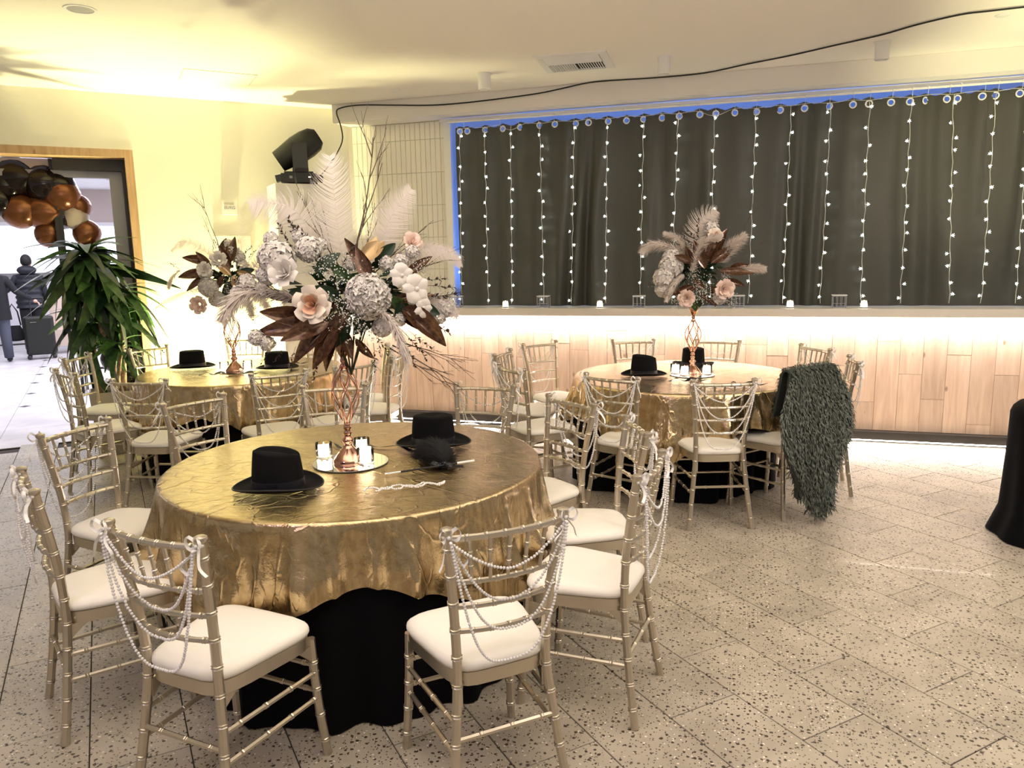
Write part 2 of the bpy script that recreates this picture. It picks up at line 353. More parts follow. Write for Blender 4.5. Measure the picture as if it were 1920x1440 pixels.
def tilebox(mb, z1=0., ch=.0015):
    a, b = L/2-gap/2, Wd/2-gap/2
    vs = []
    for (dx, z) in ((0, -.01), (0, z1-ch), (ch, z1)):
        for sx, sy in ((-1, -1), (1, -1), (1, 1), (-1, 1)): vs.append((sx*(a-dx), sy*(b-dx), z))
    mb.add(vs, [(0, 1, 5, 4), (1, 2, 6, 5), (2, 3, 7, 6), (3, 0, 4, 7), (4, 5, 9, 8), (5, 6, 10, 9), (6, 7, 11, 10), (7, 4, 8, 11), (8, 9, 10, 11)])
    return mb
tme = tilebox(MB()).mesh('tile', 'terrazzo', False)
for c, uc, vc in near: inst('tile', tme, fl, (c.x, c.y, random.uniform(-.0006, .0003)), (0, 0, radians(-45)))
rest = MB(); R45 = Matrix.Rotation(radians(-45), 4, 'Z')
for t in tiles:
    if id(t) in nearset: continue
    q = tilebox(MB()); q.xf(Matrix.Translation((t[0].x, t[0].y, 0)) @ R45); rest.add(q.v, q.f)
o = rest.build('tile_field', 'terrazzo', fl, False); o['kind'] = 'stuff'

struct(MB().prism([(-8.5, -3), (6, -3), (6, 8.0), (-4.05, 8.0), (-8.5, 2.98+.0)], CEIL, CEIL+.12), 'ceiling', 'ceiling_paint')
# left wall with doorway
def wallbox(mb, s0, s1, z0, z1, d0=0., d1=.22):
    c = (wp(s0, d0) + wp(s1, d1))/2; c.z = (z0+z1)/2
    return mb.box(c, (s1-s0, d1-d0, z1-z0), wallrot)
def sof(x, y): return (x+y)*S2      # position along the wall of a point on it
sR = sof(-5.48, 6.0); sEnd = sof(-4.01, 7.47)
sL = sR - 2.35                       # left side of the doorway, outside the frame
wl = MB(); wallbox(wl, sR, sEnd+.3, 0, CEIL); wallbox(wl, sL, sR, 2.675, CEIL); wallbox(wl, sL-4.5, sL, 0, CEIL)
struct(wl, 'wall_left', 'wall_paint', smooth=False)
bb = MB(); wallbox(bb, sR, sEnd, 0, .10, -.012, 0); struct(bb, 'baseboard_left', 'beam_paint')
# door casing, oak
t = MB(); wallbox(t, sR-.072, sR+.0, 0, 2.675, -.018, .24)
tr1 = struct(t, 'trim_1', 'oak_trim'); t = MB(); wallbox(t, sL, sR-.072, 2.603, 2.675, -.018, .24); struct(t, 'trim_2', 'oak_trim')
t = MB(); wallbox(t, sL, sL+.072, 0, 2.603, -.018, .24); struct(t, 'trim_3', 'oak_trim')
# storefront frame just behind the casing
dr = MB(); wallbox(dr, sR-.21, sR-.10, 0, 2.44, .25, .33); wallbox(dr, sL+.072, sR-.10, 2.44, 2.50, .25, .33)
door = struct(dr, 'door_1', 'grey_frame')
dk = MB(); wallbox(dk, sR-.66, sR-.074, 2.50, 2.603, .16, .36); dk.build('header_box', 'dark_frame', door)
dk = MB(); wallbox(dk, sR-.10, sR-.074, 0, 2.50, .16, .36); dk.build('jamb_lining', 'dark_frame', door)
dk = MB(); wallbox(dk, sR-.695, sR-.665, 0, 2.603, .26, .33); wallbox(dk, sR-.665, sR-.63, 1.6, 2.5, .28, .30); dk.build('door_edge', 'dark_frame', door)
dk = MB(); wallbox(dk, sL+.07, sR-.69, 2.35, 2.603, .30, .36); dk.build('transom_panel', 'foyer_wall', door)

# bar wall: upper tile wall, beam, niche with window opening, counter, oak front, plinth
YT = 7.45; ZO = 2.99; XW = -2.86
wb = MB()
wb.box((-3.62, YT+.07, 1.6), (1.5, .12, 3.2)); wb.box((3.6, YT+.07, 1.6), (1.0, .12, 3.2)); wb.box((-.4, YT+.07, (ZO+CEIL)/2+.02), (8.0, .12, CEIL-ZO)); wb.box((-.4, YT+.07, .55), (8.0, .12, 1.1))
struct(wb, 'wall_bar', 'beam_paint', smooth=False)
bmn = MB().prism([(-4.03, 7.145), (4.5, 7.145), (4.5, 7.44), (-3.99, 7.44)], 2.997, CEIL-.001)
struct(bmn, 'trim_4', 'beam_paint')
ft = MB(); ft.box((-2.905, YT-.02, 2.075), (.07, .06, 1.84)); struct(ft, 'trim_5', 'pillar_white')
nb = MB(); nb.box((.1, 7.98, 2.0), (6.4, .06, 2.4)); nb.box((-2.98, 7.76, 2.0), (.06, .5, 2.4)); nb.box((3.2, 7.76, 2.0), (.06, .5, 2.4)); nb.box((.1, 7.76, 3.08), (6.4, .5, .06)); nb.box((.1, 7.76, 1.08), (6.4, .5, .04))
struct(nb, 'window_1', 'niche_paint', smooth=False)
# stacked ceramic tiles
tw, th = 1.04/19, .325
tb = struct(MB().box((-3.50, YT+.004, 2.0), (1.15, .01, 2.0)), 'wall_tile_backing', 'tile_grout')
def tile_mesh(wd, ht):
    q = MB(); a, b = wd/2-.0015, ht/2-.0015; e = .002
    vs = [(sx*a, 0, sz*b) for sx, sz in ((-1, -1), (1, -1), (1, 1), (-1, 1))] + [(sx*a, -.006, sz*b) for sx, sz in ((-1, -1), (1, -1), (1, 1), (-1, 1))] + [(sx*(a-e), -.008, sz*(b-e)) for sx, sz in ((-1, -1), (1, -1), (1, 1), (-1, 1))]
    q.add(vs, [(0, 1, 5, 4), (1, 2, 6, 5), (2, 3, 7, 6), (3, 0, 4, 7), (4, 5, 9, 8), (5, 6, 10, 9), (6, 7, 11, 10), (7, 4, 8, 11), (8, 9, 10, 11)])
    return q.mesh('wall_tile', 'ceramic_tile', False)
rows = [(2.995, 2.826)] + [(2.826-i*th, 2.826-(i+1)*th) for i in range(5)] + [(1.201, 1.155)]
for z1, z0 in rows:
    me = tile_mesh(tw, z1-z0)
    for k in range(20):
        x = -2.94 - (k+.5)*tw
        if x < -4.0: continue
        inst('wall_tile', me, tb, (x, YT-.001, (z0+z1)/2), (random.gauss(0, .004), 0, random.gauss(0, .006)))
# counter
cn = MB(); cn.prism([(-4.47, 6.971), (3.35, 6.971), (3.35, 7.435), (-4.00, 7.435)], 1.102, 1.152); cn.prism([(-4.48, 6.959), (3.35, 6.959), (3.35, 6.971), (-4.47, 6.971)], 1.083, 1.152)
o = cn.build('counter', 'counter_stone', smooth=False); tag(o, 'long pale stone bar counter running under the black curtain', 'counter')
ls = MB(); ls.box((-.6, 7.015, 1.097), (7.5, .016, .010)); o = ls.build('led_strip', 'led'); tag(o, 'glowing white light strip under the front edge of the counter', 'light strip')
ls = MB(); ls.box((-.6, 7.008, .026), (7.5, .010, .012)); o = ls.build('led_strip', 'led'); tag(o, 'glowing white light strip under the dark plinth at the floor', 'light strip')
bp = thing('bar_front', 'long oak plank bar front with a dark plinth, lit from the counter edge', 'bar', (0, 0, 0))
q = MB(); q.box((-.48, 7.10, .60), (7.6, .05, 1.0)); q.build('backing', 'plinth_dark', bp, False)
q = MB(); q.box((-.46, 7.03, .069), (7.6, .10, .068)); q.box((-.46, 7.075, .018), (7.6, .03, .036)); q.build('plinth', 'plinth_dark', bp, False)
joints = {0: .87, 1: .597, 2: .389, 3: .767, 4: .187, 5: .608, -12: .80, -9: .786, -10: .55, -4: .92, -21: .853, -15: .755, -18: .673, -19: .402, -1: .35, -2: .66, -3: .25, -13: .941}
for k in range(-31, 11):
    xa = 1.077 + k*.1775; xb = xa+.1775
    if xa < -4.37 or xa > 3.1: continue
    zj = joints.get(k, random.uniform(.2, .95))
    for z0, z1 in ((.105, zj), (zj, 1.10)):
        q = MB(); dy = random.uniform(0, .0025)
        q.box(((xa+xb)/2, 7.062+dy, (z0+z1)/2), (xb-xa-.0022, .022, z1-z0-.0025)); q.build('plank', 'oak_plank', bp, False)
# ceiling fittings
def can(x, y, nm):
    t = thing('ceiling_light', nm, 'light', (x, y, CEIL), 0, 'cylinder ceiling lights')
    MB().lathe([(.0, 0), (.062, 0), (.062, -.004), (.052, -.006), (.052, -.125), (.046, -.13), (.044, -.10), (0, -.10)][::-1], 24, cap=False).build('housing', 'white_metal', t)
    MB().lathe([(0, -.099), (.043, -.099)], 20, cap=False).build('diffuser', 'white_metal', t)
can(-2.179, 6.46, 'white cylinder ceiling light left of the ceiling vent')
can(-.678, 6.463, 'white cylinder ceiling light just right of the ceiling vent')
can(.92, 6.605, 'white cylinder ceiling light nearest the right edge, above the cable')
v = thing('ceiling_vent', 'square white ceiling air vent with dark slots', 'vent', (-1.37, 6.355, CEIL), radians(2))
q = MB(); hw = .285
for a in range(4):
    Ra = Matrix.Rotation(a*pi/2, 3, 'Z')
    q.add([Ra @ Vector(p) for p in ((-hw, -hw, 0), (hw, -hw, 0), (hw, -hw, -.008), (-hw, -hw, -.008), (-hw+.06, -hw+.06, -.014), (hw-.06, -hw+.06, -.014), (-hw+.06, -hw+.06, 0), (hw-.06, -hw+.06, 0))], [(0, 1, 2, 3), (3, 2, 5, 4), (4, 5, 7, 6)])
q.build('frame', 'white_metal', v, False)
MB().box((0, 0, -.001), (.46, .46, .002)).build('duct', 'vent_dark', v)
for i in range(22):
    y = -.21+.02*(i % 11) ; 
    if i < 11: MB().box((-.215+.02*i, .115, -.010), (.007, .20, .012), Matrix.Rotation(radians(35), 3, 'Y')).build('slat', 'white_metal', v, False)
    else: MB().box((.02+.02*(i-11), .115, -.010), (.0075, .20, .012), Matrix.Rotation(radians(-35), 3, 'Y')).build('slat', 'white_metal', v, False)
for i in range(11): MB().box((0, -.215+.02*i, -.010), (.44, .014, .012), Matrix.Rotation(radians(25), 3, 'X')).build('slat', 'white_metal', v, False)
def recess(x, y, r, label, dark):
    t = thing('recessed_light', label, 'light', (x, y, CEIL))
    MB().lathe([(r*.78, .0), (r*.80, -.004), (r, -.005), (r, 0)], 28, cap=False).build('ring', 'white_metal', t)
    MB().lathe([(0, -.0015), (r*.79, -.0015)], 24, cap=False).build('reflector', dark, t)
recess(-3.93, 3.99, .095, 'round recessed downlight at the upper left of the ceiling', 'grey_frame')
t = thing('ceiling_hatch', 'flush ceiling access panel in the bright yellow patch', 'hatch', (-4.30, 5.75, CEIL), radians(45))
q = MB(); q.box((0, 0, -.002), (.56, .40, .004)); q.build('panel', 'ceiling_paint', t, False); q = MB(); q.box((0, 0, -.0008), (.575, .415, .0015)); q.build('gap', 'tile_grout', t, False)
for (x, y, lb) in ((-3.161, 6.785, 'small round ceiling sprinkler cover left of the cable'), (1.586, 6.175, 'small round ceiling sprinkler cover at the far right by the cable')):
    o = MB().lathe([(.045, 0), (.045, -.004), (.038, -.009), (0, -.010)], 20).build('sprinkler_cover', 'white_metal', None, loc=(x, y, CEIL)); tag(o, lb, 'sprinkler')
# cable
pts = [(-3.93, 6.50, 2.372), (-3.90, 6.58, 2.40), (-3.835, 6.75, 2.575), (-3.80, 6.9, 2.77), (-3.86, 7.0, 2.93), (-3.96, 7.11, 3.08), (-3.93, 7.13, 3.13), (-3.72, 7.135, 3.145), (-3.35, 7.135, 3.118), (-2.98, 7.135, 3.09), (-2.66, 7.135, 3.085), (-2.24, 7.135, 3.097), (-1.88, 7.13, 3.115), (-1.66, 7.13, 3.14), (-1.40, 7.09, 3.162), (-1.13, 7.09, 3.162), (-.815, 7.11, 3.16), (-.40, 7.1, 3.162), (-.052, 6.9, 3.160), (.27, 6.75, 3.162), (.565, 6.55, 3.160), (.87, 6.37, 3.162), (1.07, 6.17, 3.160), (1.30, 6.03, 3.162), (1.48, 6.0, 3.160), (1.9, 5.98, 3.162)]
def smooth_path(P, k=4):
    P = [Vector(p) for p in P]; out = []
    for i in range(len(P)-1):
        a, b, c, d = P[max(i-1, 0)], P[i], P[i+1], P[min(i+2, len(P)-1)]
        for j in range(k):
            t = j/k; out.append(.5*((2*b)+(c-a)*t+(2*a-5*b+4*c-d)*t*t+(3*b-a-3*c+d)*t**3))
    out.append(P[-1]); return out
o = MB().tube(smooth_path(pts), .0062, 6).build('power_cable', 'black_cable'); tag(o, 'thin black cable strung along the ceiling edge down to the moving light', 'cable')
# wall sign and notice
sg = thing('exit_sign', 'small white wall sign box with grey lettering on the yellow wall', 'sign', wp(sof(-4.907, 6.573), 0, 2.16), radians(45))
q = MB(); q.box((0, -.03, 0), (.14, .06, .128)); q.build('housing', 'pillar_white', sg)
def text(body, size, m, parent, loc, rot, ext=.001):
    c = bpy.data.curves.new('lettering', 'FONT'); c.body = body; c.size = size; c.extrude = ext; c.align_x = 'CENTER'; c.align_y = 'CENTER'
    o = bpy.data.objects.new('tmp', c); COL.objects.link(o)
    dg = bpy.context.evaluated_depsgraph_get(); me = bpy.data.meshes.new_from_object(o.evaluated_get(dg)); bpy.data.objects.remove(o)
    me.materials.clear(); me.materials.append(MATS[m]); p = inst('lettering', me, parent, loc, rot); return p
text('EURG', .042, 'grey_frame', sg, (0, -.061, 0), (pi/2, 0, 0))
MB().box((-.005, -.061, .04), (.09, .003, .022)).build('badge', 'pot', sg)
nt_ = thing('wall_notice', 'white wall notice with red lettering behind the left flower arrangement', 'notice', wp(sof(-4.90, 6.58), 0, 1.77), radians(45))
q = MB(); q.box((0, -.01, 0), (.34, .02, .24)); q.build('board', 'pillar_white', nt_); q = MB(); q.box((0, -.014, .125), (.35, .03, .012)); q.build('top_rail', 'pot', nt_)
mat('red_ink', (.6, .06, .04), .6)
text('0  0', .06, 'red_ink', nt_, (.03, -.021, .06), (pi/2, 0, 0)); text('BY', .05, 'red_ink', nt_, (-.06, -.021, -.01), (pi/2, 0, 0))
# uplight fixture on the floor by the wall
ul = thing('uplight', 'small black uplight on the floor against the yellow wall', 'light', (-4.96, 6.28, 0), radians(45))
MB().lathe([(.0, .0), (.055, 0), (.06, .02), (.06, .085), (.05, .085), (.045, .06), (0, .06)], 18, cap=False).build('can', 'black_plastic', ul)
MB().lathe([(0, .062), (.044, .062)], 16, cap=False).build('lens', 'led', ul)

# ------------------------------------------------------------------ curtains, rod, string lights
rings = [-2.754, -2.682, -2.495, -2.311, -2.129, -1.929, -1.779, -1.589, -1.463, -1.278, -1.111, -.951, -.783, -.627, -.445, -.307, -.144, .039, .237, .436, .632, .82, .947, 1.118, 1.266, 1.381, 1.542, 1.623, 1.795, 1.889, 2.057, 2.2, 2.36, 2.5]
YC = 7.34
def cy(x, z):
    t = min(1, max(0, (2.9-z)/1.5))
    a = .030 + .085*noise.noise(Vector((x*1.3, z*.25, 3))) + (.016+.030*t)*sin(x*17+2.2*noise.noise(Vector((x*2.2, z*.3, 9)))*3) * (0.35+.65*abs(noise.noise(Vector((x*.9, 0, 5)))*2))
    return YC + a + .02*noise.noise(Vector((x*7, z*.8, 1)))
def ringz(x): return 2.867 - .010*(x+2.75)/4.6*1.0
def curtain(x0, x1, label, lean=0.):
    rs = [r for r in rings if x0+.02 <= r < x1-.02]
    t = thing('curtain', label, 'curtain', ((x0+x1)/2, YC, 1.155)); ox = (x0+x1)/2
    nx = int((x1-x0)/.0085)
    zs = [2.915-.0085*i for i in range(13)] + [2.81-.055*i for i in range(1, 31)]
    zs = [z for z in zs if z > 1.165] + [1.1535]
    vs = []; fs = []
    for j, z in enumerate(zs):
        for i in range(nx+1):
            x = x0+(x1-x0)*i/nx
            top = 0
            if j < 3:   # wavy upper hem, sagging between the rings
                dd = min(abs(x-r) for r in rs) if rs else 0
                top = -.030*min(1, dd/.09)*(1-j/3)
            xx = x + (lean*(2.9-z)/1.7 if x > x1-.12 else 0)*((x-(x1-.12))/.12 if x > x1-.12 else 0)
            vs.append((xx-ox, cy(x, z)-YC, z+top-1.155))
    for j in range(len(zs)-1):
        for i in range(nx):
            cx = x0+(x1-x0)*(i+.5)/nx; cz = (zs[j]+zs[j+1])/2
            if any((cx-r)**2+(cz-ringz(r))**2 < .0215**2 for r in rs): continue
            a = j*(nx+1)+i; fs.append((a, a+1, a+nx+2, a+nx+1))
    MB().add(vs, fs).build('cloth', 'curtain_cloth', t, True)
    q = MB()
    for k in range(22):
        a = 2*pi*k/22; q.add([(cos(a)*r, y, sin(a)*r) for r, y in ((.020, 0), (.023, -.005), (.029, -.005), (.032, 0))], [])
    q.f = [(k*4+j, k*4+j+1, ((k+1) % 22)*4+j+1, ((k+1) % 22)*4+j) for k in range(22) for j in range(3)]
    me = q.mesh('grommet', 'white_metal', True)
    hk = MB().tube(smooth_path([(0, .0, -.062), (0, -.012, -.03), (0, -.014, .0), (0, -.004, .012), (0, .010, .004)]), .0016, 5); hk.ball((0, -.017, .0), .009, 8, 6)
    hme = hk.mesh('hook', 'white_metal', True)
    for r in rs:
        inst('grommet', me, t, (r-ox, cy(r, ringz(r))-YC-.001, ringz(r)-1.155), (0, 0, random.gauss(0, .25)))
        inst('hook', hme, t, (r-ox, 7.305-YC, 2.945-1.155))
curtain(-2.80, -1.40, 'black grommet curtain panel at the left end of the window')
curtain(-1.46, .985, 'black grommet curtain panel at the middle of the window behind the flowers')
curtain(.93, 2.75, 'black grommet curtain panel at the right end of the window')
rd = MB().tube([(-2.86, 7.30, 2.948), (3.0, 7.30, 2.940)], .011, 10); rd.box((-.1+.1, 7.33, 2.972), (5.9, .02, .022))
o = rd.build('curtain_rod', 'white_metal'); tag(o, 'long white curtain rod across the top of the window', 'curtain rod')
sl = thing('curtain_string_lights', 'set of white string lights hanging in strands over the black curtain', 'string lights', (0, 7.28, 2.86))
S = [(-2.715, -2.745), (-2.46, -2.462), (-2.197, -2.215), (-1.909, -1.888), (-1.577, -1.613), (-1.269, -1.281), (-.935, -.954), (-.629, -.663), (-.313, -.318), (.035, .022), (.322, .316), (.639, .625), (.939, .952), (1.254, 1.266), (1.56, 1.640), (1.864, 1.879), (2.10, 2.13)]
tops = []
for i, (a, b) in enumerate(S):
    tops.append((a, -.012, .01 if i not in (2, 8) else -.03))
    if i+1 < len(S): tops.append(((a+S[i+1][0])/2, -.012, .022))
MB().tube(smooth_path(tops, 3), .0022, 4).build('top_wire', 'wire', sl)
bq = MB().ball((0, 0, 0), .0062, 8, 6)
bme = bq.mesh('bulb', 'bulb', True)
pq = MB()
for k in range(6):
    a = 2*pi*k/6; r_ = .016+.004*(k % 2)
    pq.add([(0, 0, 0), (cos(a-.3)*.007, -.002, sin(a-.3)*.007), (cos(a)*r_, -.006, sin(a)*r_), (cos(a+.3)*.007, -.002, sin(a+.3)*.007)], [(0, 1, 2, 3)])
pme = pq.mesh('bulb_petals', 'bulb_petal', False)
for i, (a, b) in enumerate(S):
    path = []; x = 0
    for k in range(20):
        t = k/19; path.append((lerp(a, b, t)+.006*sin(k*2.1+i), -.022-.004*sin(k*1.3+i*2), .01-1.69*t))
    wv = MB().tube(path, .0024, 4).build('drop_wire', 'wire', sl)
    nb_ = 13
    for k in range(nb_):
        t = (k+.6+random.uniform(-.2, .2))/nb_; 
        if t > .985: continue
        sd = random.choice((-1, 1)); x = lerp(a, b, t)+sd*random.uniform(.004, .026); z = .01-1.69*t
        bo = inst('bulb', bme, wv, (x, -.030, z+random.uniform(-.008, .008)))
        inst('bulb_petals', pme, None, (0, 0, 0)).parent = wv
# the petals sit round their bulbs
for wv in [o for o in sl.children if o.name.startswith('drop_wire')]:
    bs = [c for c in wv.children if c.name.split('.')[0] == 'bulb']; ps = [c for c in wv.children if c.name.startswith('bulb_petals')]
    for b_, p_ in zip(bs, ps): p_.location = b_.location; p_.rotation_euler = (random.gauss(0, .3), random.uniform(0, 6), random.gauss(0, .3))

# ------------------------------------------------------------------ candles and glass boxes on the counter
def candle_meshes():
    g = MB().lathe([(.0, 0), (.030, 0), (.0335, .004), (.0345, .068), (.0320, .068), (.0305, .012), (0, .010)], 20, cap=False).mesh('glass_cup', 'glass', True)
    wx = MB().lathe([(0, .011), (.0295, .011), (.0300, .046), (.012, .044), (0, .0435)], 18, cap=False).mesh('wax', 'wax', True)
    fm = MB().lathe([(0, .046), (.0035, .050), (.0042, .056), (.0015, .066), (0, .070)], 8, cap=False).mesh('flame', 'flame', True)
    return g, wx, fm
CG, CW, CF = candle_meshes()
def candle(x, y, z, label, group, s=1.0):
    t = thing('votive_candle', label, 'candle', (x, y, z), 0, group)
    inst('glass_cup', CG, t, sc=s); inst('wax', CW, t, sc=s); inst('flame', CF, t, sc=s)
ZC = 1.1525
for x, lb in ((-2.21, 'lit votive candle on the counter, leftmost of the counter candles'), (-1.294, 'lit votive candle on the counter between two glass boxes, left of the right flowers'),
              (.366, 'lit votive candle on the counter just right of the right flower arrangement'), (.951, 'lit votive candle on the counter, rightmost of all')):
    candle(x, 7.03, ZC, lb, 'votive candles on the counter')
cg_ = {}
def glass_box(x, y, label):
    t = thing('candle_lantern', label, 'lantern', (x, y, ZC), random.uniform(-.1, .1), 'mirrored candle boxes on the counter')
    a = .052; h = .105
    q = MB()
    for sx in (-1, 1):
        for sy in (-1, 1): q.box((sx*a, sy*a, h/2), (.006, .006, h))
    for sx in (-.33, .33):
        for sy in (-1, 1): q.box((sx*a, sy*a, h/2), (.004, .004, h))
    for z in (.003, h-.003):
        for s_ in (-1, 1): q.box((0, s_*a, z), (2*a+.006, .006, .006)); q.box((s_*a, 0, z), (.006, 2*a+.006, .006))
    q.box((0, -a, .04), (2*a, .004, .004)); q.build('frame', 'chrome', t, False)
    q = MB(); q.box((0, 0, h+.003), (2*a+.012, 2*a+.012, .006)); q.build('lid', 'white_metal', t, False)
    q = MB(); q.box((0, 0, .006), (2*a-.01, 2*a-.01, .004)); q.build('mirror_base', 'mirror', t, False)
for x, y, lb in ((-2.741, 7.10, 'small mirrored candle box at the left end of the counter'), (-1.849, 7.10, 'small mirrored candle box on the counter, second from the left'), (-.938, 7.07, 'small mirrored candle box on the counter left of the right flowers'),
                 (-.069, 7.10, 'small mirrored candle box on the counter behind the right flowers'), (.764, 7.10, 'small mirrored candle box on the counter, rightmost one')):
    glass_box(x, y, lb)

# ------------------------------------------------------------------ chairs
def bamboo(mb, path, r, step=.085, seg=8, start=.05, amp=.0028):
    P = [Vector(p) for p in smooth_path(path, 6)] if len(path) > 2 else [Vector(path[0]).lerp(Vector(path[1]), i/8) for i in range(9)]
    d = [0]
    for i in range(1, len(P)): d.append(d[-1]+(P[i]-P[i-1]).length)
    Lg = d[-1]
    def at(s):
        s = min(max(s, 0), Lg)
        for i in range(1, len(P)):
            if d[i] >= s: return P[i-1].lerp(P[i], (s-d[i-1])/(d[i]-d[i-1]+1e-12))
        return P[-1]
    ks = [(0, 0)]; s = start
    nodes = []
    while s < Lg-.02: nodes.append(s); s += step
    prev = 0
    for n_ in nodes:
        if n_-prev > .03: ks.append(((prev+n_)/2, -.0004))
        ks += [(n_-.0062, -.0002), (n_-.0042, amp), (n_-.0012, .0004), (n_+.0012, .0004), (n_+.0042, amp), (n_+.0062, -.0002)]; prev = n_
    ks.append(((prev+Lg)/2, -.0004)); ks.append((Lg, 0))
    mb.tube([at(a) for a, _ in ks], [r+b for _, b in ks], seg)
    return mb
def half_w(x):      # half width of the seat at local x (front positive)
    return lerp(.150, .200, min(1, max(0, (x+.19)/.33)))
def make_chair():
    t = thing('chiavari_chair', 'x', 'chair')
    for s in (-1, 1):
        b = bamboo(MB(), [(-.238, s*.192, 0), (-.215, s*.172, .15), (-.192, s*.152, .34), (-.184, s*.143, .46), (-.190, s*.148, .60), (-.208, s*.161, .74), (-.235, s*.179, .898)], .0150, .088, 8, .07)
        b.build('back_post', 'chair_metal', t)
        MB().lathe([(.0140, -.006), (.0185, .001), (.0200, .008), (.0180, .014), (.0100, .018), (0, .019)], 12, (-.236, s*.1795, .899)).build('finial', 'chair_metal', t)
        bamboo(MB(), [(.196, s*.196, 0), (.178, s*.184, .22), (.168, s*.178, .425)], .0150, .095, 8, .06).build('front_leg', 'chair_metal', t)
        for z in (.215, .305):
            xa, xb = lerp(-.222, -.196, z/.34), .182
            bamboo(MB(), [(xa, s*lerp(.185, .155, z/.34), z), (xb, s*.186, z)], .0085, .10, 6, .06, .002).build('stretcher', 'chair_metal', t)
    for z in (.215, .305): bamboo(MB(), [(.180, -.186, z+.02), (.180, .186, z+.02)], .0085, .10, 6, .05, .002).build('stretcher', 'chair_metal', t)
    bamboo(MB(), [(-.205, -.166, .255), (-.205, .166, .255)], .0085, .10, 6, .05, .002).build('stretcher', 'chair_metal', t)
    for z, x, hw_, r in ((.880, -.230, .176, .0105), (.742, -.208, .160, .0085), (.664, -.198, .153, .0085), (.585, -.189, .147, .0085)):
        bamboo(MB(), [(x, -hw_, z), (x-.020, -hw_*.5, z), (x-.026, 0, z), (x-.020, hw_*.5, z), (x, hw_, z)], r, .055, 8, .03, .002).build('rail', 'chair_metal', t)
    for k in range(5):
        u = (k-2)/3.0; bow = .026*(1-u*u)
        bamboo(MB(), [(-.208-bow, u*.160, .745), (-.219-bow, u*.168, .81), (-.230-bow, u*.176, .878)], .0062, .045, 6, .045, .0022).build('spindle', 'chair_metal', t)
    q = MB()
    def ring(z, e, n=26):
        out = []
        for k in range(n):
            a = 2*pi*k/n; c, s_ = cos(a), sin(a)
            px = abs(c)**(2/5.0)*(1 if c > 0 else -1); py = abs(s_)**(2/5.0)*(1 if s_ > 0 else -1)
            x = -.005+px*(.188-e); out.append((x, py*(half_w(x)-e), z))
        return out
    def loft(mb, rs, n=26):
        vs = [p for r in rs for p in r]
        fs = [(i*n+k, i*n+(k+1) % n, (i+1)*n+(k+1) % n, (i+1)*n+k) for i in range(len(rs)-1) for k in range(n)] + [tuple(reversed(range(n))), tuple(range((len(rs)-1)*n, len(rs)*n))]
        return mb.add(vs, fs)
    loft(q, [ring(.405, .012), ring(.405, .0), ring(.447, -.002), ring(.450, .004)])
    q.build('seat_frame', 'chair_metal', t)
    q = MB(); loft(q, [ring(.449, .004), ring(.452, -.003), ring(.462, -.007), ring(.474, -.004), ring(.484, .008), ring(.491, .035), ring(.495, .08), ring(.497, .13)])
    q.build('cushion', 'cushion_fabric', t, True)
    for s in (-1, 1):
        for (x0, x1) in ((.165, .10), (-.185, -.12)):
            q = MB(); q.add([(x0, s*(half_w(x0)-.012), .405), (x1, s*(half_w(x1)-.012), .405), (x0, s*(half_w(x0)-.012), .345), (x0, s*(half_w(x0)-.022), .405), (x1, s*(half_w(x1)-.022), .405), (x0, s*(half_w(x0)-.022), .345)], [(0, 1, 2), (5, 4, 3), (0, 3, 4, 1), (1, 4, 5, 2), (2, 5, 3, 0)]); q.build('bracket', 'chair_metal', t, False)
    return t
def bead(mb, c, r, seg=6, rings=4): mb.ball(c, r, seg, rings)
def ribbon_mesh(s, seed):
    rnd = random.Random(seed); q = MB(); o = Vector((-.242, s*.180, .892))
    def strip(P, w):
        P = smooth_path(P, 3); n = len(P); vs = []
        for i, p in enumerate(P):
            T_ = (P[min(i+1, n-1)]-P[max(i-1, 0)]).normalized(); N = T_.cross(Vector((0, -1, .25))).normalized()
            if N.length < .1: N = Vector((0, 0, 1))
            vs += [p+N*w/2, p-N*w/2]
        q.add(vs, [(2*i, 2*i+1, 2*i+3, 2*i+2) for i in range(n-1)])
    for k in range(5):    # knot round the post
        a = k/4*2*pi; q.ball(o+Vector((cos(a)*.010, sin(a)*.010, 0)), .006, 6, 4)
    for sg_ in (-1, 1):
        l = rnd.uniform(.022, .04); strip([o, o+Vector((-.02, sg_*l*.6, .028)), o+Vector((-.024, sg_*l, .012)), o+Vector((-.018, sg_*l*.6, -.008)), o], .010)
        l = rnd.uniform(.05, .11); strip([o, o+Vector((-.022, sg_*.018, -l*.4)), o+Vector((-.026, sg_*rnd.uniform(.02, .05), -l*.75)), o+Vector((-.024, sg_*rnd.uniform(.02, .05), -l))], .010)
    return q
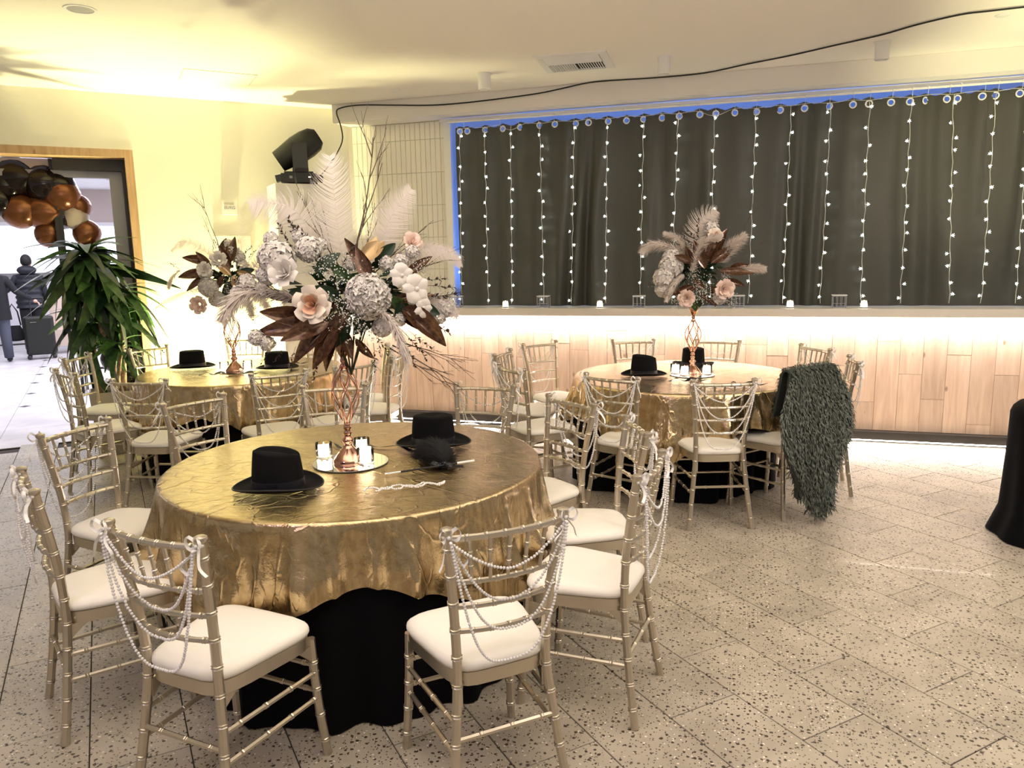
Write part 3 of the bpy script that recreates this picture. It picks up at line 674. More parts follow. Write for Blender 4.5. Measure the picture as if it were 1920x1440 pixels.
def garland_meshes(kind, seed, seg, rings):
    rnd = random.Random(seed); out = []
    sags = {0: (.10, .205, .290, .385), 1: (.08, .175, .26, .33), 2: (.13, .19, .31, .40)}[kind % 3]
    for j, sg_ in enumerate(sags):
        q = MB(); a = Vector((-.252, -.178, .878)); b = Vector((-.252, .178, .878))
        dep = sg_; skew = rnd.uniform(-.10, .10) if kind < 3 else (.28 if kind == 3 else -.28)
        P = []
        for k in range(61):
            t = k/60; y = lerp(-.178, .178, t)
            tt = min(1, max(0, t + skew*sin(pi*t)*.5))
            f = (1-abs(2*tt-1)**(1.7+.5*j))      # steep near the posts, flat in the middle
            x = -.252-.018*sin(pi*t)-.004*j + .034*sin(pi*t)*f*(1 if sg_ > .2 else 0)
            P.append(Vector((x, y, .880-dep*f)))
        # beads by arc length
        s = 0; nxt = 0; r = .0046
        for k in range(1, len(P)):
            l = (P[k]-P[k-1]).length
            while nxt <= s+l:
                c = P[k-1].lerp(P[k], (nxt-s)/max(l, 1e-9)); bead(q, c+Vector((rnd.gauss(0, .0008), 0, 0)), r, seg, rings); nxt += .0098
            s += l
        out.append(q.mesh('bead_strand', 'pearl', True))
    return out
GAR = {}
for kind in range(5):
    GAR[(kind, 1)] = garland_meshes(kind, 40+kind, 8, 6); GAR[(kind, 0)] = garland_meshes(kind, 40+kind, 5, 4)
RIB = [[ribbon_mesh(s, 10*k+s).mesh('ribbon', 'ribbon', True) for s in (-1, 1)] for k in range(4)]
proto = make_chair()
first = [True]; learn(proto)
def place_chair(mx, my, face, desc, gname, kind=0, near_=0, pearls=True):
    a = radians(face); x = mx+.235*cos(a); y = my+.235*sin(a)
    r = proto if first[0] else copy_tree(proto)
    first[0] = False
    r.location = (x, y, 0); r.rotation_euler = (0, 0, a)
    tag(r, 'silver-gold chair with ivory cushion, ' + desc, 'chair', gname)
    if pearls:
        g = thing('pearl_garland', 'white pearl garland on chair ' + desc, 'garland', (x, y, 0), a, 'pearl garlands on the chair backs')
        for me in GAR[(kind, near_)]: inst('bead_strand', me, g)
        for me in random.choice(RIB): inst('ribbon', me, g)
    return r
CH = {1: ('chairs round the front table', [
 (-2.358, 1.949, 55, 'seen edge-on at the far left', 1, 1), (-2.911, 2.678, -2, 'left of the front table, second from the left edge', 3, 1),
 (-1.553, 1.640, 82, 'at front left, nearest the camera', 0, 1), (-.623, 1.953, 132, 'at front centre, back to the camera', 0, 1),
 (-.306, 2.636, 173, 'on the right of the front table, nearer one', 2, 1), (-.438, 3.250, -158, 'on the right of the front table, farther one', 1, 1),
 (-.845, 3.766, -127, 'between the front and right tables', 4, 1), (-1.436, 4.124, -92, 'behind the fedora at the back of the front table', 0, 0),
 (-2.305, 3.934, -66, 'behind the vase of the front table', 3, 0), (-2.838, 3.381, -18, 'at the back left of the front table', 4, 1)]),
 3: ('chairs round the back left table', [
 (-3.689, 3.907, 102, 'back to the camera at the back left table', 0, 0), (-4.511, 4.118, 65, 'leftmost of the back left table, nearer one', 1, 0),
 (-5.174, 4.852, 16, 'leftmost of the back left table, farther one', 2, 0), (-5.04, 5.485, -15, 'in front of the door trim beside the plant', 4, 0),
 (-4.635, 6.306, -66, 'under the yellow wall behind the left vase', 1, 0), (-3.86, 6.42, -96, 'half hidden behind the big flowers by the wall', 1, 0),
 (-2.964, 4.359, 138, 'in front of the round hat at the back left table', 0, 0), (-2.640, 4.800, 160, 'behind the wire cage of the front vase', 3, 0),
 (-2.90, 5.86, -150, 'right of the back left table, farther one', 1, 0), (-2.583, 5.40, -172, 'right of the back left table, nearer one', 2, 0)]),
 2: ('chairs round the right table', [
 (-1.672, 6.278, -36, 'standing near the bar left of the right table', 2, 0), (-1.792, 5.61, -3, 'seen narrow, left of the right table, farther one', 1, 0),
 (-1.498, 4.858, 45, 'turned at the left of the right table, nearer one', 3, 0), (-.772, 4.582, 70, 'front left of the right table', 0, 1),
 (-.107, 4.543, 108, 'front centre of the right table, seen from behind', 0, 1), (.380, 4.93, 141, 'hidden under the dark feathery wrap', 0, 0),
 (.710, 5.589, -178, 'seen edge-on right of the feathery wrap', 1, 0), (.521, 6.283, -149, 'behind the feathery wrap near the bar', 2, 0),
 (-.924, 6.602, -70, 'at the bar side of the right table, left one', 0, 0), (-.218, 6.688, -99, 'at the bar side of the right table, right one', 0, 0)])}
for tn, (gname, lst) in CH.items():
    for (x, y, f, d, k, nr) in lst: place_chair(x, y, f, d, gname, k, nr, 'hidden' not in d or 'half' in d)

# ------------------------------------------------------------------ tables and cloths
TB = {1: (-1.616, 2.913), 2: (-.407, 5.622), 3: (-3.913, 5.28)}
TN = {1: 'front', 2: 'right', 3: 'back left'}
ROT = {1: radians(-60), 2: radians(-55), 3: radians(-75)}
for tn, (tx, ty) in TB.items():
    chs = [(x+.235*cos(radians(f)), y+.235*sin(radians(f))) for (x, y, f, *_) in CH[tn][1]]
    t = thing('round_table', 'round banquet table hidden under the %s gold tablecloth' % TN[tn], 'table', (tx, ty, 0), 0, 'round banquet tables')
    MB().lathe([(0, .720), (.775, .720), (.785, .728), (.785, .742), (.775, .750), (0, .750)], 48, cap=False).build('tabletop', 'oak_trim', t)
    for k in range(4):
        a = k*pi/2+.6; MB().tube([(cos(a)*.42, sin(a)*.42, .72), (cos(a)*.45, sin(a)*.45, 0)], .014, 8).build('leg', 'grey_frame', t)
    # black floor-length cloth
    def rad_black(a, z, tx=tx, ty=ty, chs=chs):
        r = .792; h = max(0, (.72-z)/.72)
        ind = 0
        for (cx, cy_) in chs:
            d = hypot(cx-tx, cy_-ty); ca = atan2(cy_-ty, cx-tx); da = (a-ca+pi) % (2*pi)-pi
            reach = d-.215
            if reach < .80 and abs(da) < .62:
                w_ = max(0, 1-max(0, abs(da)-.30)/.28); w_ = w_*w_*(3-2*w_); ind = max(ind, (.80-reach+.03)*w_)
        r -= ind*min(1, h*4.5)
        return r + h*(.020*sin(a*19)+.014*sin(a*31+1.3)+.012*noise.noise(Vector((cos(a)*5, sin(a)*5, z*1.5))))*(1 if ind < .02 else .4) + .012*h
    q = MB(); q.grid(lambda u, v: (cos(2*pi*u)*rad_black(2*pi*u, .753*(1-v)+.004), sin(2*pi*u)*rad_black(2*pi*u, .753*(1-v)+.004), .753*(1-v)+.004), 200, 16, True)
    o = q.build('tablecloth', 'black_cloth', None, True, loc=(tx, ty, 0)); tag(o, 'floor-length black tablecloth under the gold cloth of the %s table' % TN[tn], 'tablecloth', 'black tablecloths')
    q = MB()
    # gold overlay: disc, rounded edge, pleated drop with a four-cornered hem
    rot = ROT[tn]; NA = 300
    def drop(a):
        return .222 + .185*(abs(sin(2*(a-rot)/1.0))**1.5) + .02*noise.noise(Vector((cos(a)*2.4, sin(a)*2.4, tn*3.1))) + (.07 if tn == 2 and abs(((a-radians(-97)+pi) % (2*pi))-pi) < .25 else 0)*(1-abs(((a-radians(-97)+pi) % (2*pi))-pi)/.25)
    vs = [(0, 0, .764)]; rings_ = []
    nr_ = 60
    for j in range(1, nr_):
        r = .79*j/(nr_-1); rings_.append([(cos(2*pi*k/NA)*r, sin(2*pi*k/NA)*r, .764 + .0022*noise.noise(Vector((cos(2*pi*k/NA)*r*7, sin(2*pi*k/NA)*r*7, tn*5)))) for k in range(NA)])
    for dr_, dz in ((.798, .7625), (.803, .758), (.806, .751)): rings_.append([(cos(2*pi*k/NA)*dr_, sin(2*pi*k/NA)*dr_, dz) for k in range(NA)])
    nd_ = 16
    for j in range(1, nd_+1):
        h = j/nd_; rg = []
        for k in range(NA):
            a = 2*pi*k/NA; D = drop(a); z = .751-D*h
            amp = min(1, h*1.5)*(.35+1.0*(D-.2)/.16)
            fold = .013*sin(a*23+1.7*sin(a*3+tn)) + .012*sin(a*37+2*sin(a*5)) + .026*noise.noise(Vector((cos(a)*8, sin(a)*8, h*.7+tn*7))) + .008*noise.noise(Vector((cos(a)*22, sin(a)*22, h*3+tn)))
            crest = (1-abs(sin(a*9.5+1.3*sin(a*3+tn))))**1.6*.056 + (1-abs(sin(a*15.5+2*sin(a*2+tn*2))))**2.2*.032
            r = .808+.010*h+max(-.004, fold*amp*.6)+crest*min(1, h*1.4)*(.6+.4*amp)
            rg.append((cos(a)*r, sin(a)*r, z))
        rings_.append(rg)
    for rg in rings_: vs += rg
    fs = [(0, 1+k, 1+(k+1) % NA) for k in range(NA)]
    for i in range(len(rings_)-1):
        for k in range(NA):
            a_, b_ = 1+i*NA+k, 1+i*NA+(k+1) % NA; fs.append((a_, a_+NA, b_+NA, b_))
    q.add(vs, fs)
    o = q.build('tablecloth', 'gold_lame', None, True, loc=(tx, ty, 0)); tag(o, 'wrinkled metallic gold tablecloth over the %s table' % TN[tn], 'tablecloth', 'gold tablecloths')
    o.rotation_euler = (0, 0, 0)
ZT = .7665
# black-draped round table at the right edge
t = thing('round_table', 'black-draped round table cut off by the right edge', 'table', (1.84, 4.88, 0))
MB().lathe([(0, .70), (.325, .70), (.325, .74), (0, .74)], 32, cap=False).build('tabletop', 'oak_trim', t)
MB().tube([(0, 0, 0), (0, 0, .70)], .03, 10).build('pole', 'grey_frame', t)
q = MB(); NA = 96; rings_ = []
for h in [0, .03, .07, .12, .25, .4, .6, .8, .93, 1.]:
    z = .752*(1-h)+.006
    rr_ = (.372 if h > .07 else .372-.035*(1-h/.07)**2) + .02*h**2 + .045*max(0, h-.8)/.2
    rings_.append([(cos(2*pi*k/NA)*(rr_+.012*h*sin(2*pi*k/NA*11)), sin(2*pi*k/NA)*(rr_+.012*h*sin(2*pi*k/NA*11)), z) for k in range(NA)])
vs = [(0, 0, .764)]
for rg in rings_: vs += rg
fs = [(0, 1+k, 1+(k+1) % NA) for k in range(NA)] + [(1+i*NA+k, 1+(i+1)*NA+k, 1+(i+1)*NA+(k+1) % NA, 1+i*NA+(k+1) % NA) for i in range(len(rings_)-1) for k in range(NA)]
o = q.add(vs, fs).build('tablecloth', 'black_cloth', None, True, loc=(1.84, 4.88, 0)); tag(o, 'plain black tablecloth on the table at the right edge', 'tablecloth')
#@@PART2@@
# ------------------------------------------------------------------ plant pieces and flowers (meshes shared between copies)
def leaf_mesh(name, Lf, Wf, m, curl=.25, fold=.35, droop=0., tip=1., nu=4, nv=9, twist=0.):
    q = MB()
    def fn(u, v):
        s = (u-.5)*2; ww = Wf/2*(sin(pi*min(1, v**.85*.98+.01)))**tip + .0015
        x = s*ww; z = abs(s)**1.4*ww*fold*1.4 - (curl*Lf)*(v**2) ; y = Lf*v*(1-.25*droop*v)
        z -= droop*Lf*v*v*.9
        a = twist*v; return (x*cos(a)-z*sin(a)*0, y, z + x*sin(a))
    q.grid(fn, nu, nv)
    return q.mesh(name, m, True)
def petal_fn(q, R, base_r, h, open_, a0, wid, ruff=.0, seed=0, n=5):
    rnd = random.Random(seed)
    def fn(u, v):
        s = (u-.5)*2; a = a0+s*wid*(1-.25*v)*(.55+.75*sin(pi*min(v*.75+.12, 1)))
        r = base_r*(.35+.65*sin(min(1, v*1.5)*pi/2)) + open_*R*v**2.6 + ruff*sin(s*7+seed)*v
        z = h*(v - .16*open_*v**3*3) - abs(s)**2.2*h*.22*v
        return (cos(a)*r, sin(a)*r, z)
    q.grid(fn, n, n)
def rose_meshes(R, seed, m):
    q = MB(); rnd = random.Random(seed)
    for k in range(5): petal_fn(q, R, R*(.10+.07*k), R*.95, .02+.05*k, k*2.4, .95, 0, k)
    me1 = q
    q2 = MB()
    for k in range(6): petal_fn(q2, R, R*(.40+.03*k), R*.92, .18+.05*k, k*1.05+.3, .60, 0, k)
    for k in range(6): petal_fn(q2, R, R*.56, R*.78, .52+.08*rnd.random(), k*1.05+.8, .58, .0, k)
    return q2.mesh('rose', m, True), me1.mesh('heart', 'petal_heart' if m == 'petal_cream' else m, True)
def blob_flower(R, seed, m, name, n=70, ps=.30, ruff=.35):
    q = MB(); rnd = random.Random(seed)
    for k in range(n):
        z = 1-2*(k+.5)/n*.80; a = k*2.39996; r = sqrt(max(0, 1-z*z)); d = Vector((cos(a)*r, sin(a)*r, z))
        c = d*R*(.72+rnd.uniform(-.08, .12)); t1 = d.orthogonal().normalized(); t2 = d.cross(t1); a1 = rnd.uniform(0, 6)
        for j in range(4):
            aa = a1+j*pi/2; e = t1*cos(aa)+t2*sin(aa); f_ = t1*cos(aa+.75)+t2*sin(aa+.75); g_ = t1*cos(aa-.75)+t2*sin(aa-.75)
            s_ = R*ps*rnd.uniform(.8, 1.25)
            q.add([c, c+f_*s_*.6+d*s_*ruff, c+e*s_+d*s_*ruff*rnd.uniform(.3, 1.3), c+g_*s_*.6+d*s_*ruff], [(0, 1, 2, 3)])
    return q.mesh(name, m, True)
def orchid_mesh(R, seed):
    q = MB(); rnd = random.Random(seed)
    for k in range(5):
        a = k*2*pi/5+.3; wd_ = R*(.62 if k in (1, 4) else .40)
        def fn(u, v):
            s = (u-.5)*2; ww = wd_*sin(pi*min(.98, v*.86+.06))**.7; x = R*v; y = s*ww; z = .22*R*sin(v*2.6)-.18*R*s*s*v
            return (x*cos(a)-y*sin(a), x*sin(a)+y*cos(a), z)
        q.grid(fn, 4, 5)
    q.ball((0, 0, R*.12), R*.16, 8, 6)
    return q.mesh('orchid', 'petal_white', True)
def twig_mesh(Lf, seed, branches=4, r=.0022, m='twig'):
    q = MB(); rnd = random.Random(seed)
    def grow(p, d, l, r, dep):
        P = [Vector(p)]; n = 6; dd = Vector(d).normalized()
        for i in range(n):
            dd = (dd + Vector((rnd.gauss(0, .10), rnd.gauss(0, .06), rnd.gauss(0, .05)))).normalized(); P.append(P[-1]+dd*l/n)
        q.tube(P, [lerp(r, r*.35, i/n) for i in range(n+1)], 5)
        if dep > 0:
            for _ in range(branches if dep == 2 else 2):
                i = rnd.randint(2, n-1); grow(P[i], (dd+Vector((rnd.uniform(-.8, .8), rnd.gauss(0, .2), rnd.uniform(-.1, .4)))), l*rnd.uniform(.3, .5), r*.6, dep-1)
    grow((0, 0, 0), (0, 0, 1), Lf, r, 2)
    return q.mesh('twig', m, True)
def sprig_mesh(Lf, seed, m='sprig', n=15, ls=.030):
    q = MB(); rnd = random.Random(seed); P = [Vector((0, 0, 0))]; d = Vector((0, 0, 1))
    for i in range(8): d = (d+Vector((rnd.gauss(0, .12), rnd.gauss(0, .08), 0))).normalized(); P.append(P[-1]+d*Lf/8)
    q.tube(P, .0014, 4)
    for i in range(n):
        t = .25+.75*i/n; k = min(7, int(t*8)); p = P[k].lerp(P[k+1], t*8-k); a = i*2.4; o_ = Vector((cos(a), sin(a)*.6, .65)).normalized(); s = ls*rnd.uniform(.7, 1.2); w_ = o_.cross(Vector((0, 0, 1))).normalized()*s*.26
        q.add([p, p+o_*s*.45+w_, p+o_*s, p+o_*s*.45-w_], [(0, 1, 2, 3)])
    return q.mesh('sprig', m, True)
def breath_mesh(R, seed, n=110, flat=.45):
    q = MB(); rnd = random.Random(seed); st = MB()
    for k in range(n):
        p = Vector((rnd.gauss(0, .5), rnd.gauss(0, .5)*flat, rnd.gauss(0, .5)))*R
        q.ball(p, rnd.uniform(.0028, .0048), 6, 4)
        if k % 2 == 0: st.tube([p*.25+Vector((0, .03, -.02)), p], .0006, 3, False)
    return q.mesh('baby_breath', 'breath', True), st.mesh('stem', 'stem_green', True)
def feather_mesh(path, wfn, seed, nb=90, droop=.25, thick=.0019, spread=.012, name='ostrich_plume', m='plume', fwd=.55, layers=1, wiggle=.12, side=(0, 1, 0)):
    rnd = random.Random(seed); P = smooth_path(path, 6); q = MB(); n = len(P)-1
    q.tube(P, [lerp(.0020, .0006, i/n) for i in range(n+1)], 5)
    for i in range(nb*layers):
        t = .10+.90*((i % nb)+rnd.random())/nb; t = min(t, .999); k = min(n-1, int(t*n)); p = P[k].lerp(P[k+1], t*n-k); T_ = (P[k+1]-P[k]).normalized()
        N = T_.cross(Vector(side)).normalized(); Bn = T_.cross(N).normalized()
        for s in (-1, 1):
            l = wfn(t, s)*rnd.uniform(.78, 1.12)
            if l < .004: continue
            ph = rnd.uniform(-1, 1)*wiggle; off = Bn*rnd.gauss(0, spread)
            d0 = (N*s + T_*fwd + Bn*rnd.gauss(0, .10)).normalized()
            seg = 5; pts_ = []; cur = p+off*.1; dd = d0
            for j in range(seg+1):
                pts_.append(cur.copy()); dd = (dd + T_*(.10+.22*j/seg)*(.6+fwd) + N*ph*.35 + Vector((0, 0, -droop*.22)) + off*1.2).normalized(); cur = cur+dd*l/seg
            w_ = T_*thick
            vs = []
            for j, c in enumerate(pts_):
                ww = w_*(1-.8*j/seg); vs += [c+ww, c-ww]
            q.add(vs, [(2*j, 2*j+1, 2*j+3, 2*j+2) for j in range(seg)])
    return q.mesh(name, m, True)
def fluff_mesh(path, rfn, seed, n=700, m='plume', name='ostrich_plume', thick=.0024, droop=.2):
    rnd = random.Random(seed); P = smooth_path(path, 5); q = MB(); N_ = len(P)-1
    q.tube(P, .0022, 5)
    for i in range(n):
        t = rnd.random()*.999; k = min(N_-1, int(t*N_)); p = P[k].lerp(P[k+1], t*N_-k); T_ = (P[k+1]-P[k]).normalized(); o_ = T_.orthogonal().normalized(); b_ = T_.cross(o_)
        a = rnd.uniform(0, 2*pi); d = (o_*cos(a)+b_*sin(a)+T_*.7*rnd.uniform(.3, 1.2)).normalized(); l = rfn(t)*rnd.uniform(.6, 1.15); w_ = T_.cross(d).normalized()*thick
        a1 = p+d*l*.5; a2 = p+d*l+T_*l*.3+Vector((0, 0, -droop*l))
        q.add([p+w_, p-w_, a1-w_*.9, a1+w_*.9, a2], [(0, 1, 2, 3), (3, 2, 4)])
    return q.mesh(name, m, True)
LM = [leaf_mesh('magnolia_leaf', 1, .33, 'leaf_copper', .10, .60, .10, .8, twist=.3), leaf_mesh('magnolia_leaf', 1, .32, 'leaf_copper', .24, .9, .20, .8, twist=-.6), leaf_mesh('magnolia_leaf', 1, .35, 'leaf_copper', -.08, .5, .05, .75, twist=.8)]
LG = leaf_mesh('magnolia_leaf', 1, .42, 'leaf_gold', .12, .4, .10, .8)
LN = [leaf_mesh('green_leaf', 1, .44, 'leaf_dark', .12, .3, .15, .75), leaf_mesh('green_leaf', 1, .40, 'leaf_green', .18, .35, .2, .75)]
ROSE = {k: rose_meshes(.055, 3, k) for k in ('petal_cream', 'petal_blush', 'petal_white')}
HYD = [blob_flower(.085, 5+k, 'petal_white', 'hydrangea', 150, .25, .35) for k in range(2)]
CAR = [blob_flower(.09, 15+k, 'petal_white', 'carnation', 340, .20, .8) for k in range(2)]
STK = [blob_flower(.05, 25+k, 'petal_white', 'stock_flower', 40, .42, .5) for k in range(2)]
ORC = orchid_mesh(.07, 4)
TW = [twig_mesh(1, 50+k, 3+k % 2, .0085) for k in range(4)]
SPR = [sprig_mesh(.2, 60+k) for k in range(3)]
BR = [breath_mesh(.12, 70+k) for k in range(2)]
def orient(d, roll=0.):      # rotation that brings local +Z to d
    return (Vector(d).normalized().to_track_quat('Z', 'Y').to_matrix() @ Matrix.Rotation(roll, 3, 'Z')).to_euler()
def orient_leaf(d, face=(0, -1, .2), roll=0.):   # local +Y to d, local +Z towards face
    y = Vector(d).normalized(); f_ = Vector(face); z = (f_-y*f_.dot(y))
    z = z.normalized() if z.length > 1e-4 else y.orthogonal().normalized()
    x = y.cross(z); M3 = Matrix((x, y, z)).transposed() @ Matrix.Rotation(roll, 3, 'Y'); return M3.to_euler()
def vase(name, label, loc, s=1.0):
    t = thing('vase', label, 'vase', loc, 0, 'tall wire cage vases')
    B = MB().lathe([(0, 0), (.072, 0), (.074, .006), (.070, .018), (.050, .045), (.030, .066), (.020, .078), (.017, .088), (.026, .098), (.027, .108), (.018, .118), (.013, .126), (.019, .136), (.019, .144), (.012, .152), (.018, .162), (.018, .170), (.012, .178), (.016, .184), (0, .185)], 32)
    B.build('foot', 'rose_gold', t, True)
    q = MB()
    def rc(h): return .012 + .052*sin(pi*min(1, (h**1.15)))**1.0 * (1.0) + .004*h
    for sgn in (-1, 1):
        for k in range(6):
            P = []
            for j in range(15):
                h = j/14; a = k*pi/3 + sgn*h*1.75; P.append((cos(a)*rc(h), sin(a)*rc(h), .183+.265*h))
            q.tube(P, .0034, 6)
    q.build('wire_cage', 'rose_gold', t, True)
    MB().lathe([(.012, .440), (.020, .447), (.021, .455), (.012, .465), (.016, .475), (.017, .482), (.011, .492), (.018, .502), (.030, .525), (.042, .56), (.036, .56), (.024, .528), (0, .520)], 24, cap=False).build('collar', 'rose_gold', t, True)
    t.scale = (s, s, s)
    return t
def arrangement(label, loc, sc, u0, v0, items, seed=1, coreR=.13):
    """items are laid out round the heart of the bouquet: x to the right, z up, d how far towards the room"""
    d = Vector((loc[0], loc[1])).normalized(); rz = atan2(-d.x, d.y)
    t = thing('flower_arrangement', label, 'flowers', loc, rz, 'tall flower arrangements')
    rnd = random.Random(seed)
    X = lambda u: (u-u0)/sc; Zz = lambda v: (v0-v)/sc
    for it in items:
        k = it[0]
        if k in ('rose', 'blush', 'white'):
            u, v, r, dep = it[1:5]; p = Vector((X(u), -dep, Zz(v))); ms = ROSE[{'rose': 'petal_cream', 'blush': 'petal_blush', 'white': 'petal_white'}[k]]
            dr = Vector((p.x*.9, -.55, p.z*.7+.08)); s = r/sc/.055*.95; ro = orient(dr, rnd.uniform(0, 6))
            o = inst('rose', ms[0], t, p, ro, s); inst('heart', ms[1], o)
        elif k in ('hyd', 'car', 'stk', 'orc'):
            u, v, r, dep = it[1:5]; p = Vector((X(u), -dep, Zz(v))); me, R = {'hyd': (rnd.choice(HYD), .085), 'car': (rnd.choice(CAR), .095), 'stk': (rnd.choice(STK), .056), 'orc': (ORC, .07)}[k]
            dr = Vector((p.x*.8, -.5, p.z*.6)); inst({'hyd': 'hydrangea', 'car': 'carnation', 'stk': 'stock_flower', 'orc': 'orchid'}[k], me, t, p, orient(dr, rnd.uniform(0, 6)), r/sc/R)
        elif k in ('leaf', 'gold', 'green'):
            u1, v1, u2, v2, d1, d2 = it[1:7]; a = Vector((X(u1), -d1, Zz(v1))); b = Vector((X(u2), -d2, Zz(v2))); L_ = (b-a).length
            me = rnd.choice(LM) if k == 'leaf' else LG if k == 'gold' else rnd.choice(LN)
            wsc = it[7] if len(it) > 7 else 1
            o = inst('magnolia_leaf' if k != 'green' else 'green_leaf', me, t, a, orient_leaf(b-a, (rnd.uniform(-.4, .4), -1, rnd.uniform(0, .6)), 0), (L_*wsc, L_, L_*wsc*.8))
        elif k == 'twig':
            u1, v1, u2, v2 = it[1:5]; a = Vector((X(u1), 0, Zz(v1))); b = Vector((X(u2), rnd.uniform(-.08, .08), Zz(v2))); L_ = (b-a).length
            inst('twig', rnd.choice(TW), t, a, orient(b-a, rnd.choice((0, pi))), L_)
        elif k == 'sprig':
            u1, v1, u2, v2 = it[1:5]; dd_ = it[5] if len(it) > 5 else .05; a = Vector((X(u1), -dd_, Zz(v1))); b = Vector((X(u2), -dd_-.03, Zz(v2))); L_ = (b-a).length
            inst('sprig', rnd.choice(SPR), t, a, orient(b-a, rnd.uniform(0, 6)), L_/.2)
        elif k == 'breath':
            u, v, r, dep = it[1:5]; ms = rnd.choice(BR); o = inst('baby_breath', ms[0], t, (X(u), -dep, Zz(v)), (0, 0, 0), r/sc/.12); inst('stem', ms[1], o)
            o['kind'] = 'stuff'
        elif k == 'plume':
            pts_, wl, nb, droop = it[1:5]; path = [(X(u), -dd_, Zz(v)) for u, v, dd_ in pts_]
            W_ = wl/sc; kw = it[5] if len(it) > 5 else {}
            dist = kw.get('f', lambda t_, s_: W_*(sin(pi*min(1, t_*.80+.14))**.55)*(1-.5*t_**5))
            inst('ostrich_plume', feather_mesh(path, dist, rnd.randint(0, 999), nb, droop, fwd=kw.get('fwd', .45), layers=kw.get('layers', 1), thick=kw.get('thick', .0019)), t)
        elif k == 'fluff':
            pts_, wl, n_ = it[1:4]; path = [(X(u), -dd_, Zz(v)) for u, v, dd_ in pts_]; W_ = wl/sc
            inst('ostrich_plume', fluff_mesh(path, lambda t_: W_*(.5+.5*sin(pi*min(1, t_*.9+.1))), rnd.randint(0, 999), n_), t)
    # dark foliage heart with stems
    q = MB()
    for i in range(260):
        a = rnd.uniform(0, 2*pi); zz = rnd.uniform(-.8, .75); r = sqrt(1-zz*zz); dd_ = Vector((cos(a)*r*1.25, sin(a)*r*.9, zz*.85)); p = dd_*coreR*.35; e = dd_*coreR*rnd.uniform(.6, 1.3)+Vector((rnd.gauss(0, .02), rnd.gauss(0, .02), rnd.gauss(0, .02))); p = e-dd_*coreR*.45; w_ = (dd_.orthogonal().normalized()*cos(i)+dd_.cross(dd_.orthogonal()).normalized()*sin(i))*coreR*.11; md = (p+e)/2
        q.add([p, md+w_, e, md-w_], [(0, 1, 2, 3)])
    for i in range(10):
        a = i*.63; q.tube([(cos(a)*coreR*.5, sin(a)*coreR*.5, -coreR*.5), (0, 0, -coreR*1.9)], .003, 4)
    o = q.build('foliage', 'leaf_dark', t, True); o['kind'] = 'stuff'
    return t
V1 = (-1.628, 2.868, ZT+.004); V3 = (-3.914, 5.163, ZT+.004); V2 = (-.358, 5.647, ZT+.004)
vase('vase', 'tall rose gold wire cage vase on the front table', V1, .93)
vase('vase', 'tall rose gold wire cage vase on the back left table', V3, .99)
vase('vase', 'tall rose gold wire cage vase on the right table', V2, .86)
